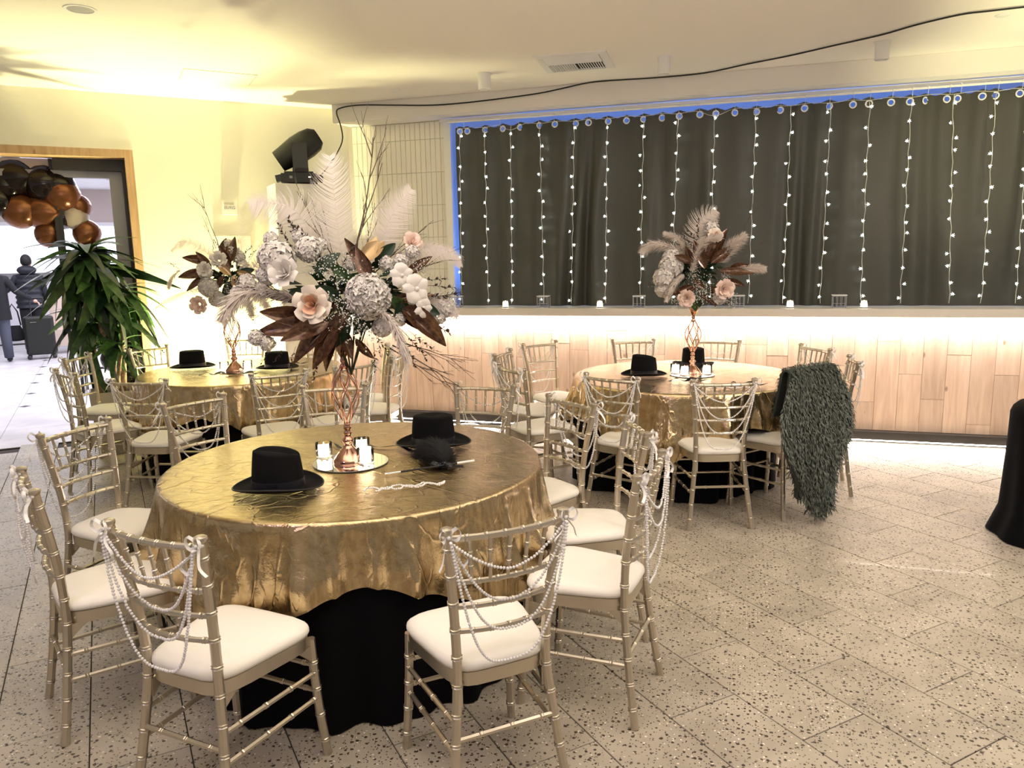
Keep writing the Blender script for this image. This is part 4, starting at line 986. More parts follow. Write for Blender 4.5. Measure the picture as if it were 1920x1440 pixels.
items = [
 ('plume', [(648, 560, -.02), (643, 480, -.02), (638, 400, -.02), (633, 322, 0)], 62, 125, .15, {'thick': .0021}),
 ('plume', [(690, 530, -.03), (712, 470, -.02), (735, 420, .0), (768, 378, .03)], 44, 130, .7, {}),
 ('plume', [(628, 540, -.04), (600, 470, -.04), (570, 412, -.02), (520, 398, .02), (500, 402, .04)], 48, 140, 1.2, {}),
 ('plume', [(725, 540, .0), (760, 500, .0), (800, 478, .02), (838, 490, .04), (850, 512, .05)], 28, 110, 1.4, {'layers': 2}),
 ('plume', [(720, 580, .05), (770, 575, .08), (820, 580, .10), (838, 600, .1)], 26, 60, .8, {'layers': 2}),
 ('fluff', [(560, 560, .08), (510, 545, .10), (470, 560, .12), (448, 590, .13)], 30, 900),
 ('fluff', [(700, 580, .20), (722, 605, .22), (735, 640, .22), (745, 668, .22)], 15, 1000),
 ('fluff', [(760, 585, .05), (800, 570, .06), (830, 590, .08)], 24, 600),
 ('twig', 668, 500, 690, 285), ('twig', 660, 500, 745, 330), ('twig', 640, 510, 575, 375), ('twig', 680, 505, 715, 400), ('twig', 700, 520, 800, 440), ('twig', 740, 540, 838, 470), ('twig', 630, 500, 618, 420),
 ('twig', 730, 640, 850, 700), ('twig', 725, 650, 858, 735), ('twig', 720, 655, 828, 745), ('twig', 735, 640, 840, 680), ('twig', 560, 560, 480, 590), ('twig', 742, 610, 835, 560),
 ('hyd', 538, 492, 34, .10), ('hyd', 590, 478, 25, .06), ('car', 684, 558, 42, .17), ('white', 553, 516, 25, .16), ('rose', 596, 568, 30, .22),
 ('stk', 498, 622, 15, .13), ('stk', 515, 632, 15, .13), ('stk', 488, 532, 17, .08), ('stk', 470, 548, 13, .06), ('stk', 512, 545, 15, .09), ('stk', 820, 585, 17, .08), ('stk', 806, 600, 15, .08), ('stk', 745, 500, 15, .05), ('stk', 765, 485, 13, .05), ('stk', 720, 505, 15, .05),
 ('orc', 765, 548, 26, .16), ('orc', 742, 525, 22, .14), ('orc', 776, 580, 18, .15), ('blush', 765, 470, 18, .0), ('hyd', 705, 612, 20, .14),
 ('leaf', 610, 610, 492, 605, .12, .18), ('leaf', 600, 600, 505, 580, .10, .12), ('leaf', 620, 600, 555, 655, .16, .24, 1.1), ('leaf', 625, 605, 590, 672, .18, .24, 1.15), ('leaf', 632, 610, 600, 680, .20, .22), ('leaf', 618, 598, 540, 625, .18, .26),
 ('leaf', 640, 615, 652, 665, .12, .14, 1.2), ('leaf', 645, 620, 628, 668, .1, .1, 1.2), ('leaf', 740, 580, 820, 640, .12, .18, 1.1), ('leaf', 735, 590, 800, 622, .10, .16, 1.1), ('leaf', 685, 540, 668, 475, .16, .12, .9), ('leaf', 700, 540, 650, 460, .1, .06, .8),
 ('gold', 675, 500, 720, 462, .08, .04, 1.1), ('gold', 682, 505, 705, 455, .06, .04), ('leaf', 750, 530, 800, 490, .05, .05, .9), ('leaf', 640, 560, 560, 600, .1, .15), ('leaf', 655, 580, 600, 640, .15, .2),
 ('green', 610, 560, 560, 545, .12, .17, 1.2), ('green', 640, 560, 590, 540, .14, .16), ('green', 650, 600, 620, 640, .12, .16, 1.3), ('green', 760, 580, 805, 590, .10, .14, 1.3), ('green', 740, 570, 735, 610, .12, .14, 1.2), ('green', 700, 590, 655, 620, .12, .15), ('green', 660, 540, 625, 500, .05, .07), ('green', 640, 540, 690, 520, .05, .07), ('green', 720, 560, 760, 590, .12, .12),
 ('stk', 575, 455, 14, .03), ('stk', 610, 470, 13, .04), ('stk', 530, 460, 14, .06), ('hyd', 520, 520, 20, .08), ('stk', 660, 505, 12, .06), ('stk', 735, 600, 14, .12), ('leaf', 560, 560, 500, 545, .06, .06, .9), ('leaf', 720, 570, 800, 560, .10, .10, .8), ('leaf', 660, 630, 690, 672, .12, .12), ('green', 600, 520, 640, 480, .08, .08), ('green', 700, 500, 740, 470, .04, .04), ('breath', 610, 505, 30, .16), ('breath', 700, 530, 26, .14), ('sprig', 620, 520, 610, 470, .12), ('sprig', 640, 520, 660, 470, .08), ('sprig', 690, 640, 700, 690, .1), ('sprig', 600, 650, 590, 700, .12), ('breath', 640, 530, 38, .14), ('breath', 645, 570, 34, .20), ('breath', 672, 608, 40, .18), ('breath', 655, 590, 30, .22), ('breath', 830, 600, 22, .08), ('breath', 775, 510, 26, .06), ('breath', 490, 570, 22, .06),
 ('sprig', 590, 490, 552, 428, .02), ('sprig', 575, 490, 538, 438, .04), ('sprig', 610, 500, 575, 430, .02), ('sprig', 770, 560, 850, 555, .06), ('sprig', 770, 540, 820, 520, .06), ('sprig', 770, 550, 815, 575, .08), ('sprig', 780, 545, 838, 535, .05), ('sprig', 700, 620, 690, 660, .12), ('sprig', 690, 620, 720, 655, .12), ('sprig', 560, 640, 545, 680, .1), ('sprig', 740, 620, 790, 665, .1), ('sprig', 750, 620, 800, 650, .1), ('sprig', 520, 560, 470, 520, .06), ('sprig', 520, 640, 500, 670, .1), ('sprig', 730, 620, 770, 680, .1), ('sprig', 545, 630, 530, 665, .12), ('sprig', 760, 600, 830, 620, .06),
]
arrangement('largest bouquet of white roses, plumes and copper leaves on the front vase', (-1.594, 2.868, 1.486), 421, 650, 560, items, 3, .175)
items = [
 ('plume', [(1310, 500, -.02), (1305, 460, -.02), (1316, 425, .0), (1338, 410, .02)], 30, 80, .6, {'layers': 2}),
 ('fluff', [(1290, 490, .06), (1255, 470, .08), (1225, 468, .10), (1212, 478, .10)], 17, 900), ('fluff', [(1285, 490, .04), (1275, 460, .05), (1250, 448, .06)], 13, 700),
 ('fluff', [(1298, 515, .18), (1308, 480, .20), (1325, 460, .20), (1345, 455, .18)], 13, 900), ('fluff', [(1285, 520, .16), (1268, 535, .18), (1255, 565, .18)], 10, 800),
 ('fluff', [(1345, 500, .08), (1362, 475, .10), (1385, 455, .10)], 19, 1000), ('fluff', [(1370, 515, .08), (1400, 510, .1), (1420, 512, .1)], 13, 800),
 ('hyd', 1262, 505, 24, .10), ('hyd', 1250, 525, 22, .12), ('hyd', 1262, 490, 18, .08), ('hyd', 1250, 545, 18, .1), ('blush', 1290, 560, 15, .18), ('blush', 1352, 545, 17, .16), ('rose', 1335, 455, 13, .12), ('stk', 1330, 440, 14, .04), ('hyd', 1345, 560, 15, .12),
 ('leaf', 1325, 500, 1355, 440, .12, .12), ('leaf', 1330, 500, 1370, 470, .15, .15, 1.2), ('leaf', 1320, 500, 1330, 440, .12, .10), ('leaf', 1315, 505, 1300, 460, .15, .17), ('leaf', 1320, 510, 1310, 470, .18, .18, 1.1), ('leaf', 1345, 515, 1405, 520, .12, .14, .8), ('leaf', 1355, 530, 1390, 540, .12, .14), ('leaf', 1360, 515, 1395, 500, .10, .12), ('leaf', 1300, 500, 1268, 485, .15, .18, 1.1),
 ('leaf', 1330, 540, 1345, 575, .14, .16, 1.1), ('leaf', 1320, 545, 1300, 525, .18, .2), ('leaf', 1300, 540, 1262, 555, .14, .16), ('leaf', 1310, 555, 1340, 572, .14, .16), ('green', 1310, 560, 1312, 578, .14, .15, 1.6), ('green', 1300, 560, 1306, 585, .14, .15, 1.2), ('leaf', 1310, 540, 1290, 550, .16, .2), ('leaf', 1300, 510, 1285, 470, .1, .1),
 ('breath', 1300, 520, 14, .2), ('breath', 1315, 545, 22, .2), ('breath', 1355, 525, 10, .18), ('breath', 1275, 568, 16, .14), ('breath', 1365, 570, 16, .1), ('breath', 1310, 560, 20, .18), ('breath', 1240, 535, 14, .08),
 ('sprig', 1310, 470, 1300, 425, .04), ('sprig', 1310, 470, 1292, 435, .04), ('sprig', 1300, 480, 1288, 448, .04), ('twig', 1285, 480, 1262, 405), ('twig', 1290, 480, 1272, 420), ('twig', 1370, 470, 1403, 412), ('twig', 1370, 500, 1415, 465), ('sprig', 1270, 540, 1240, 520, .05)]
arrangement('bouquet of white plumes and coppery leaves on the right table', (-.367, 5.647, 1.530), 252, 1300, 510, items, 8, .125)
items = [
 ('plume', [(445, 500, -.02), (446, 470, -.02), (450, 440, -.02), (454, 405, 0)], 22, 70, .2, {}), ('plume', [(410, 500, .04), (385, 478, .05), (355, 462, .06), (335, 478, .08)], 18, 70, 1.4, {'layers': 2}),
 ('plume', [(380, 540, .06), (350, 548, .08), (325, 558, .1), (303, 572, .12)], 13, 60, 1.2, {}), ('plume', [(455, 520, .06), (470, 500, .08), (495, 485, .1), (518, 480, .1)], 20, 70, 1., {'layers': 2}),
 ('fluff', [(450, 540, .1), (465, 550, .12), (480, 575, .12)], 17, 900), ('fluff', [(440, 550, .1), (450, 570, .1), (455, 590, .1)], 13, 600), ('fluff', [(345, 510, .06), (330, 525, .06), (325, 540, .06)], 7, 300),
 ('car', 388, 540, 18, .16), ('hyd', 385, 515, 13, .14), ('white', 408, 495, 14, .14), ('blush', 372, 568, 15, .12), ('stk', 430, 480, 13, .04), ('stk', 440, 490, 13, .04), ('hyd', 425, 470, 12, .0), ('white', 385, 510, 12, .17), ('stk', 445, 505, 12, .05), ('car', 400, 560, 15, .1),
 ('leaf', 395, 500, 350, 490, .08, .1), ('leaf', 390, 515, 340, 520, .1, .1), ('leaf', 385, 520, 352, 545, .1, .12, .8), ('leaf', 425, 510, 410, 470, .14, .12), ('gold', 425, 520, 405, 500, .2, .2, 1.2), ('gold', 435, 515, 458, 522, .18, .2), ('leaf', 440, 520, 475, 528, .16, .18), ('leaf', 425, 500, 437, 455, .1, .05), ('leaf', 415, 495, 420, 452, .08, .04), ('leaf', 395, 510, 372, 480, .1, .1), ('leaf', 440, 540, 470, 545, .12, .12), ('leaf', 415, 520, 398, 545, .18, .2), ('gold', 430, 520, 430, 545, .2, .22),
 ('green', 430, 530, 410, 560, .12, .14, 1.3), ('green', 440, 530, 450, 565, .12, .14, 1.3), ('green', 425, 540, 425, 570, .14, .16, 1.4), ('green', 435, 520, 465, 510, .1, .1), ('green', 440, 540, 410, 570, .1, .12),
 ('breath', 415, 540, 14, .16), ('breath', 365, 545, 14, .08), ('breath', 400, 572, 16, .08), ('breath', 455, 595, 12, .08), ('sprig', 410, 480, 404, 458, .02), ('sprig', 440, 500, 460, 470, .02), ('sprig', 450, 500, 470, 480, .02), ('sprig', 400, 490, 397, 465, .02), ('sprig', 440, 580, 465, 600, .04),
 ('twig', 410, 475, 390, 390), ('twig', 405, 475, 384, 420), ('twig', 455, 500, 480, 460), ('twig', 350, 500, 318, 498), ('twig', 380, 560, 340, 572), ('sprig', 350, 510, 330, 500, .1)]
arrangement('bouquet of plumes and copper leaves before the yellow wall', (-3.885, 5.163, 1.515), 221, 425, 525, items, 12, .12)

# mirrors, candles, hats and party pieces on the tables
def mirror(x, y, r, label):
    t = thing('mirror_plate', label, 'mirror', (x, y, ZT+.0012), 0, 'round table mirrors')
    MB().lathe([(0, 0), (r, 0), (r, .0028), (0, .0028)], 56, cap=False).build('edge', 'mirror_edge', t); MB().lathe([(0, .003), (r-.001, .003)], 56, cap=False).build('face', 'mirror', t)
mirror(-1.622, 2.872, .162, 'round mirror plate under the front vase'); mirror(-3.914, 5.18, .15, 'round mirror plate under the back left vase'); mirror(-.358, 5.62, .16, 'round mirror plate under the right vase')
ZM = ZT+.0045
for x, y, lb in ((-1.765, 2.895, 'lit votive candle left of the front vase'), (-1.640, 3.010, 'lit votive candle behind the front vase'), (-1.535, 2.845, 'lit votive candle right of the front vase')): candle(x, y, ZM, lb, 'votive candles on the front table', 1.05)
for x, y, lb in ((-4.02, 5.17, 'lit votive candle left of the back left vase'), (-3.80, 5.17, 'lit votive candle right of the back left vase'), (-3.88, 5.285, 'lit votive candle behind the back left vase')): candle(x, y, ZM, lb, 'votive candles on the back left table', 1.05)
for x, y, lb in ((-.475, 5.61, 'lit votive candle at the far left of the right vase'), (-.405, 5.525, 'lit votive candle just left of the right vase, nearest the camera'), (-.255, 5.60, 'lit votive candle right of the right vase')): candle(x, y, ZM, lb, 'votive candles on the right table', 1.1)
def hat(x, y, rz, label, style=0, s=1.0):
    t = thing('fedora_hat', label, 'hat', (x, y, ZT+.002), rz, 'black felt hats')
    q = MB(); NA = 56
    def brim(u, v):
        a = 2*pi*u; r = lerp(.090, .164, v); sx = 1.0; sy = lerp(.84, .86, v)
        z = .010 + .006*(1-v)**2 + (.018*v*v*abs(sin(a))**2.0) - .004*v*abs(cos(a)) + (.010*v**3)
        return (cos(a)*r*sx, sin(a)*r*sy, z)
    def brim2(u, v): p = brim(u, 1-v); return (p[0], p[1], p[2]-.004)
    q.grid(brim, NA, 8, True); q.grid(brim2, NA, 8, True); q.build('brim', 'black_felt', t, True)
    e = MB(); P = [brim(k/NA, 1) for k in range(NA)]; P.append(P[0]); e.tube([(p[0]*1.003, p[1]*1.003, p[2]-.002) for p in P], .0028, 6, False); e.build('brim_edge', 'hat_ribbon', t, True)
    q = MB(); H = .146 if style == 0 else .136
    def crown(u, v):
        a = 2*pi*u; c, s_ = cos(a), sin(a)
        if v < .6:
            h = v/.6; r = lerp(.0945, .082 if style == 0 else .086, h**1.5); pinch = 1
            if style == 0: pinch = 1-.22*h*max(0, c)**2*abs(s_)**.8*2.0*(.6)
            z = .012+h*(H-.018); 
            return (c*r*1.02, s_*r*.84*pinch, z + (.010*h*(-c) if style == 0 else 0))
        h = (v-.6)/.4; rr_ = (1-h)
        r = (.082 if style == 0 else .086)*(sin(rr_*pi/2)**.75); z = H-.006 + .012*sin(h*pi*.5)
        x_, y_ = c*r*1.02, s_*r*.84
        if style == 0:
            pinch = 1-.26*max(0, c)**2*abs(s_)**.8; y_ *= pinch
            z -= .026*math.exp(-(y_/.020)**2)*(.25+.75*min(1, h*1.5)) * (1 if x_ < .055 else .5); z += .010*(-x_/.08)
        else:
            z -= .012*math.exp(-(hypot(x_, y_)/.035)**2)
        return (x_, y_, z)
    q.grid(crown, NA, 22, True); q.build('crown', 'black_felt', t, True)
    q = MB(); q.grid(lambda u, v: (cos(2*pi*u)*(.0985-.003*v), sin(2*pi*u)*(.0985-.003*v)*.84, .013+.030*v), NA, 3, True); q.build('hat_band', 'hat_ribbon', t, True)
    q = MB(); q.box((.0, -.086, .029), (.035, .010, .026)); q.build('band_bow', 'hat_ribbon', t)
    t.scale = (s, s, s)
hat(-1.705, 2.455, radians(18), 'creased black fedora at the front left of the front table', 0, 1.04)
hat(-1.385, 3.235, radians(200), 'black fedora at the back right of the front table', 1, 1.06)
hat(-4.40, 5.26, radians(35), 'black fedora left of the vase on the back left table', 1, 1.08)
hat(-3.64, 5.34, radians(20), 'black fedora right of the vase on the back left table', 1, 1.04)
hat(-.69, 5.50, radians(15), 'creased black fedora on the right table', 0, 1.0)
hat(-.375, 5.985, radians(90), 'black fedora standing tall behind the right vase', 1, 1.1)
def strip_mesh(name, P, w, m, up=(0, 0, 1)):
    P = smooth_path(P, 4); n = len(P); vs = []; ph = 0
    for i, p in enumerate(P):
        T_ = (P[min(i+1, n-1)]-P[max(i-1, 0)]).normalized(); N = T_.cross(Vector(up)).normalized(); tw_ = .9*sin(i*.45)
        N = (N*cos(tw_)+Vector(up)*sin(tw_)*.5); vs += [p+N*w/2+Vector((0, 0, abs(sin(tw_))*w*.25)), p-N*w/2+Vector((0, 0, abs(sin(tw_))*w*.25))]
    return MB().add(vs, [(2*i, 2*i+1, 2*i+3, 2*i+2) for i in range(n-1)]).mesh(name, m, True)
def loose(name, me, label, cat, loc=(0, 0, 0), rz=0, group=None):
    o = inst(name, me, None, loc, (0, 0, rz)); return tag(o, label, cat, group)
Zr = ZT+.003
loose('satin_ribbon', strip_mesh('r', [(-1.93, 3.09, Zr), (-1.86, 3.13, Zr+.008), (-1.78, 3.08, Zr), (-1.70, 3.14, Zr+.004), (-1.60, 3.13, Zr), (-1.52, 3.16, Zr+.006), (-1.45, 3.10, Zr+.002), (-1.38, 3.08, Zr)], .020, 'black_satin'), 'black satin ribbon lying behind the front vase', 'ribbon')
# black feather fascinator, cigarette holder, pearl necklace on the front table
fz = thing('feather_fascinator', 'black feather fascinator lying before the right hat of the front table', 'headpiece', (-1.25, 2.965, Zr), radians(-10))
inst('feather', fluff_mesh([(.07, -.06, .012), (.02, -.01, .030), (-.04, .04, .036), (-.09, .07, .025)], lambda t_: .085, 4, 5200, 'plume_black', 'feather', .0013, .30), fz)
q = MB()
for k in range(9): a = k*.7; q.ball((.075+.035*cos(a), -.09+.014*sin(a*1.7), .012+.004*(k % 3)), .013, 8, 6, (1.2, .9, .8))
q.build('flower_clip', 'black_satin', fz)
inst('band', strip_mesh('band', [(-.08, -.03, .01), (.0, -.09, .012), (.09, -.10, .01), (.16, -.06, .008)], .018, 'black_satin'), fz)
ch = thing('cigarette_holder', 'long black cigarette holder with a white tip on the front table', 'cigarette holder', (0, 0, 0))
a = Vector((-1.382, 2.717, Zr+.004)); b = Vector((-1.074, 2.936, Zr+.022)); 
MB().tube([a.lerp(b, .17), a.lerp(b, .80)], .0042, 10).build('stem', 'black_satin', ch); MB().tube([a, a.lerp(b, .03), a.lerp(b, .17)], [.0062, .0052, .0044], 10).build('mouthpiece', 'chrome', ch); MB().tube([a.lerp(b, .80), b], .0052, 10).build('cigarette', 'breath', ch)
def necklace(label, cx, cy_, ang, ln, wd, seed, r=.0042):
    q = MB(); rnd = random.Random(seed); P = []
    n = 26
    for i in range(n+1):
        t = i/n; x = lerp(-ln/2, ln/2, t); P.append((x, wd*.5*sin(t*19)*(1-.4*t)+rnd.gauss(0, wd*.08), .005+.003*abs(sin(i*1.9))))
    for i in range(n, 3, -1):
        t = i/n; x = lerp(-ln/2, ln/2, t)-.008; P.append((x, -wd*.35+wd*.35*sin(t*24+1), .006+.004*abs(sin(i*1.3))))
    P = smooth_path(P, 8); s = 0; nxt = 0
    for k in range(1, len(P)):
        l = (P[k]-P[k-1]).length
        while nxt <= s+l: q.ball(P[k-1].lerp(P[k], (nxt-s)/max(l, 1e-9)), r, 8, 6); nxt += r*2.08
        s += l
    loose('pearl_necklace', q.mesh('pearls', 'pearl', True), label, 'necklace', (cx, cy_, ZT+.001), ang, 'pearl necklaces on the tables')
necklace('long white pearl necklace lying on the front table', -1.232, 2.585, radians(34), .31, .05, 3)
necklace('white pearl necklace lying behind the front centre chair of the right table', -.10, 5.08, radians(10), .36, .06, 5, .005)
for x, y, rz, lb in ((-3.93, 4.96, .3, 'black satin mask ribbon before the back left vase'), (-3.72, 5.04, -.2, 'black satin bow beside the back left vase'), (-3.66, 5.58, .6, 'black ribbon behind the right hat of the back left table'), (-.36, 5.30, .1, 'black satin ribbon before the candles of the right table'), (.02, 5.20, .0, 'black satin gloves lying at the front of the right table')):
    loose('satin_ribbon', strip_mesh('r', [(-.13, -.02, .002), (-.08, .02, .014), (-.02, -.015, .004), (.03, .02, .016), (.08, -.01, .004), (.13, .01, .010)], .030, 'black_satin'), lb, 'ribbon', (x, y, ZT+.002), rz)

# ------------------------------------------------------------------ dark feathery wrap over the hidden chair of the right table
wr = thing('feather_wrap', 'dark grey green shaggy feather wrap draped over a chair back', 'wrap', (.380, 4.93, 0), 0)
fa = radians(141); fx, fy = cos(fa), sin(fa); lx, ly = -sin(fa), cos(fa)       # chair facing, chair left
def wrap_pt(u, v):      # u along the back, v from the seat side up over the top rail and down behind
    s = lerp(-.225, .265, u)
    if v < .16: h = v/.16; off = .035*(1-h)+.012; z = lerp(.66, .925, h)
    elif v < .22: h = (v-.16)/.06; off = lerp(.012, -.045, h); z = .925+.018*sin(pi*h)
    else: h = (v-.22)/.78; off = -.045-.05*h**.7-.02*sin(h*2.2); z = lerp(.925, .03+.17*min(1, (abs(u-.40)*2)**1.2), h)
    hh = max(0, (v-.22)/.78)
    s = s*(1+.34*sin(pi*min(1, hh*1.1))-.16*hh**3) + .075*min(1, hh*1.6) + .018*sin(v*9+u*3)
    fold = (.048*sin(u*11+1.0*sin(v*4))+.02*noise.noise(Vector((u*4, v*4, 2))))*min(1, hh*2.2)
    o_ = off-abs(fold)*1.3
    return Vector((o_*fx + s*lx, o_*fy + s*ly, z))
q = MB(); q.grid(lambda u, v: wrap_pt(u, v), 46, 60); q.build('cloth', 'shag_base', wr, True, solid=.012)
q = MB(); rnd = random.Random(9)
for r_ in range(56):
    for c_ in range(64):
        u = min(1, max(0, (c_+rnd.random())/64)); v = min(.995, (r_+rnd.uniform(.1, .9))/56)
        p = wrap_pt(u, v); e = .01; tu = (wrap_pt(min(1, u+e), v)-wrap_pt(max(0, u-e), v)).normalized(); tv = (wrap_pt(u, min(1, v+e))-wrap_pt(u, max(0, v-e))).normalized(); n = tu.cross(tv).normalized()
        if n.dot(Vector((-fx, -fy, .3))) < 0 and v > .2: n = -n
        if v <= .16: n = Vector((fx, fy, .2))
        L_ = rnd.uniform(.030, .055); d = (tv*(1 if v > .2 else -1)*.9 + n*rnd.uniform(.25, .9) + tu*rnd.gauss(0, .45)).normalized(); w_ = tu*rnd.uniform(.0025, .005)
        for k in range(2):
            d2 = (d+tu*rnd.gauss(0, .35)+n*rnd.uniform(-.2, .2)).normalized(); m1 = p+d2*L_*.55+n*.006; tp = p+d2*L_+Vector((0, 0, -.010))
            q.add([p+w_*.5, p-w_*.5, m1-w_, m1+w_, tp], [(0, 1, 2, 3), (3, 2, 4)])
o = q.build('shag', 'shag', wr, True); o['kind'] = 'stuff'

# ------------------------------------------------------------------ draped pedestal and moving light
ped = thing('draped_pedestal', 'tall pedestal wrapped in a white cloth under the moving light', 'pedestal', (-4.205, 6.725, 0), radians(45))
PH = 2.358; hw_, hd_ = .255, .19
q = MB(); q.box((0, 0, PH/2-.02), (hw_*2-.04, hd_*2-.04, PH-.04)); q.build('column', 'pillar_white', ped, False)
q = MB()
def drape(u, v):
    t_ = u*4; side = int(t_) % 4; f_ = t_-int(t_)
    cs = [(-hw_, -hd_), (hw_, -hd_), (hw_, hd_), (-hw_, hd_)]; a, b = cs[side], cs[(side+1) % 4]
    x, y = lerp(a[0], b[0], f_), lerp(a[1], b[1], f_); h = v
    cr = math.exp(-(min(f_, 1-f_)/.13)**2); am = (.020*h+.006)*(.3+cr)+.005*h*sin(u*44)
    n = Vector((x/hw_, y/hd_, 0)).normalized(); k = 1+am*sin(u*2*pi*15+h*1.2)*1.6
    return (x*k+n.x*.006, y*k+n.y*.006, PH-(PH-.01)*v)
q.grid(drape, 160, 26, True); q.add([(-hw_-.006, -hd_-.006, PH), (hw_+.006, -hd_-.006, PH), (hw_+.006, hd_+.006, PH), (-hw_-.006, hd_+.006, PH)], [(0, 1, 2, 3)])
q.build('cloth', 'drape_white', ped, 'auto')
ml = thing('moving_light', 'black moving head stage light on top of the draped pedestal', 'stage light', (-4.165, 6.69, PH+.001), radians(30)); ml.scale = (1.22, 1.22, 1.22)
q = MB(); q.box((0, 0, .045), (.27, .24, .07)); q.box((0, 0, .085), (.22, .20, .02)); q.build('base', 'black_plastic', ml)
for s in (-1, 1):
    q = MB(); q.box((s*.155, 0, .050), (.05, .10, .05), Matrix.Rotation(s*radians(12), 3, 'Y')); q.build('handle', 'dark_plastic', ml)
    for s2 in (-1, 1): q = MB(); q.box((s*.10, s2*.09, .005), (.03, .03, .012)); q.build('foot', 'dark_plastic', ml)
q = MB(); q.box((-.06, -.121, .05), (.022, .003, .018)); q.build('button', 'grey_frame', ml); q = MB(); q.box((.08, -.121, .05), (.020, .003, .010)); q.build('button', 'chrome', ml)
q = MB(); q.box((.015, -.10, .20), (.11, .035, .22)); q.box((.015, .10, .20), (.11, .035, .22)); q.box((.015, 0, .105), (.12, .235, .03)); q.build('yoke', 'dark_plastic', ml)
hd = bpy.data.objects.new('head', MB().lathe([(0, -.17), (.062, -.17), (.095, -.13), (.108, -.06), (.108, .03), (.094, .12), (.083, .205), (.070, .205), (.066, .175), (0, .170)], 12, sy=.80, cap=False).mesh('head', 'black_plastic', 'auto')); COL.objects.link(hd); hd.parent = ml
hd.location = (.02, 0, .285); hd.rotation_euler = (0, radians(-122), 0)
MB().lathe([(0, .185), (.064, .182)], 24, sy=.8, cap=False).build('lens', 'lens', hd)

# ------------------------------------------------------------------ potted dracaena
PX, PY = -5.36, 5.35
pl = thing('potted_plant', 'tall potted corn plant with drooping green leaves by the doorway', 'plant', (PX, PY, 0), radians(45))
q = MB(); q.lathe([(.165, 0), (.20, .54), (.185, .54), (.18, .50), (0, .50)], 4, sx=1.25, sy=1.25, cap=False); q.xf(Matrix.Rotation(radians(45), 4, 'Z')); q.build('planter', 'pot', pl)
q = MB(); q.box((0, 0, .505), (.32, .32, .012)); q.build('soil', 'soil', pl)
LV = [leaf_mesh("leaf", 1, .25, 'leaf_green' if k < 3 else 'leaf_dark', .10+.1*k, .30, .80+.14*k, .7, 2, 9, twist=(-.5, .4, 0, .7)[k]) for k in range(4)]
rnd = random.Random(11)
def cane(p0, p1, r0, r1, crowns):
    P = [Vector(p0).lerp(Vector(p1), i/8)+Vector((rnd.gauss(0, .004), rnd.gauss(0, .004), 0)) for i in range(9)]
    c = MB().tube(P, [lerp(r0, r1, i/8)*(1+.04*(i % 2)) for i in range(9)], 10).build('trunk', 'trunk', pl, True)
    for (h, n, Lm) in crowns:
        b = Vector(p0).lerp(Vector(p1), h)
        for k in range(n):
            a = k*2.4+rnd.uniform(-.3, .3); el = lerp(1.15, -.55, (k+.5)/n); p = b+Vector((cos(a)*.02, sin(a)*.02, .10*(1-k/n)))
            d = Vector((cos(a)*cos(el), sin(a)*cos(el), sin(el))); L_ = Lm*rnd.uniform(.8, 1.1)
            e = orient_leaf(d, (d.x*.3, d.y*.3, 1), rnd.gauss(0, .25)); inst('leaf', LV[rnd.randint(0, 3)], pl, p, e, (L_*rnd.uniform(.9, 1.3), L_, L_))
cane((.06, -.05, .50), (-.09, .0, 1.62), .030, .024, [(1.0, 54, .38), (.86, 26, .42), (.74, 16, .36)])
cane((.10, .04, .50), (.14, .03, 1.30), .024, .020, [(1.0, 26, .34), (.7, 10, .30)])
cane((-.08, .06, .50), (-.12, .05, 1.10), .022, .018, [(1.0, 24, .32), (.6, 8, .28)])
cane((.02, -.10, .50), (.10, -.10, .85), .018, .014, [(1.0, 14, .26)])

# ------------------------------------------------------------------ foyer beyond the doorway
def fp(s, d, z=0): return wp(s, d, z)
q = MB(); c = fp(5.5, 5.9); 
def fbox(s0, s1, d0, d1, z0, z1, mb=None):
    mb = mb or MB(); c = (fp(s0, d0)+fp(s1, d1))/2; c.z = (z0+z1)/2
    return mb.box(c, (abs(s1-s0), abs(d1-d0), z1-z0), wallrot)
fo = struct(fbox(-6.5, 6.0, .02, 11.4, -.12, -.004), 'floor_foyer', 'grout')
fl2 = fo
FT = .90
tm2 = MB().box((0, 0, -.003), (FT-.004, FT-.004, .006)).mesh('stone_slab', 'foyer_stone', False)
for i in range(-5, 6):
    for j in range(12):
        s = .0+i*FT+.35; d = .04+(j+.5)*FT
        if d > 11.0: continue
        p = fp(s, d); inst('stone_slab', tm2, fl2, (p.x, p.y, 0), (0, 0, radians(45)))
dm = MB().box((0, 0, .0006), (.09, .09, .0012)).mesh('inlay', 'foyer_dot', False)
for k, (x, y) in enumerate(((-8.11, 6.79), (-8.85, 7.52), (-9.6, 8.24), (-10.28, 8.92), (-10.99, 9.61), (-11.7, 10.3))): inst('inlay', dm, fl2, (x, y, 0))
struct(fbox(-6.5, 6.0, .1, 11.4, 3.25, 3.35), 'ceiling_foyer', 'foyer_white')
q = fbox(-6.5, 6.0, 11.2, 11.4, 2.55, 3.25); struct(q, 'wall_back', 'foyer_wall')
q = fbox(-6.5, 6.0, 11.16, 11.2, 2.47, 2.55); struct(q, 'trim_6', 'foyer_white')
q = fbox(-6.5, 6.0, 11.25, 11.4, 0, 2.47); struct(q, 'wall_front', 'foyer_white')
q = fbox(3.4, 3.55, .3, 11.2, 0, 3.25); struct(q, 'wall_right', 'foyer_white')
sc_ = thing('light_box', 'large glowing pale blue panel on the far foyer wall', 'panel', fp(-.6, 11.2, 0), radians(45))
q = MB(); q.box((0, 0, 1.98), (4.6, .06, .96)); q.build('panel', 'screen_glow', sc_, False); q = MB(); q.box((0, .0, 1.44), (4.7, .09, .10)); q.build('ledge', 'grey_frame', sc_, False)
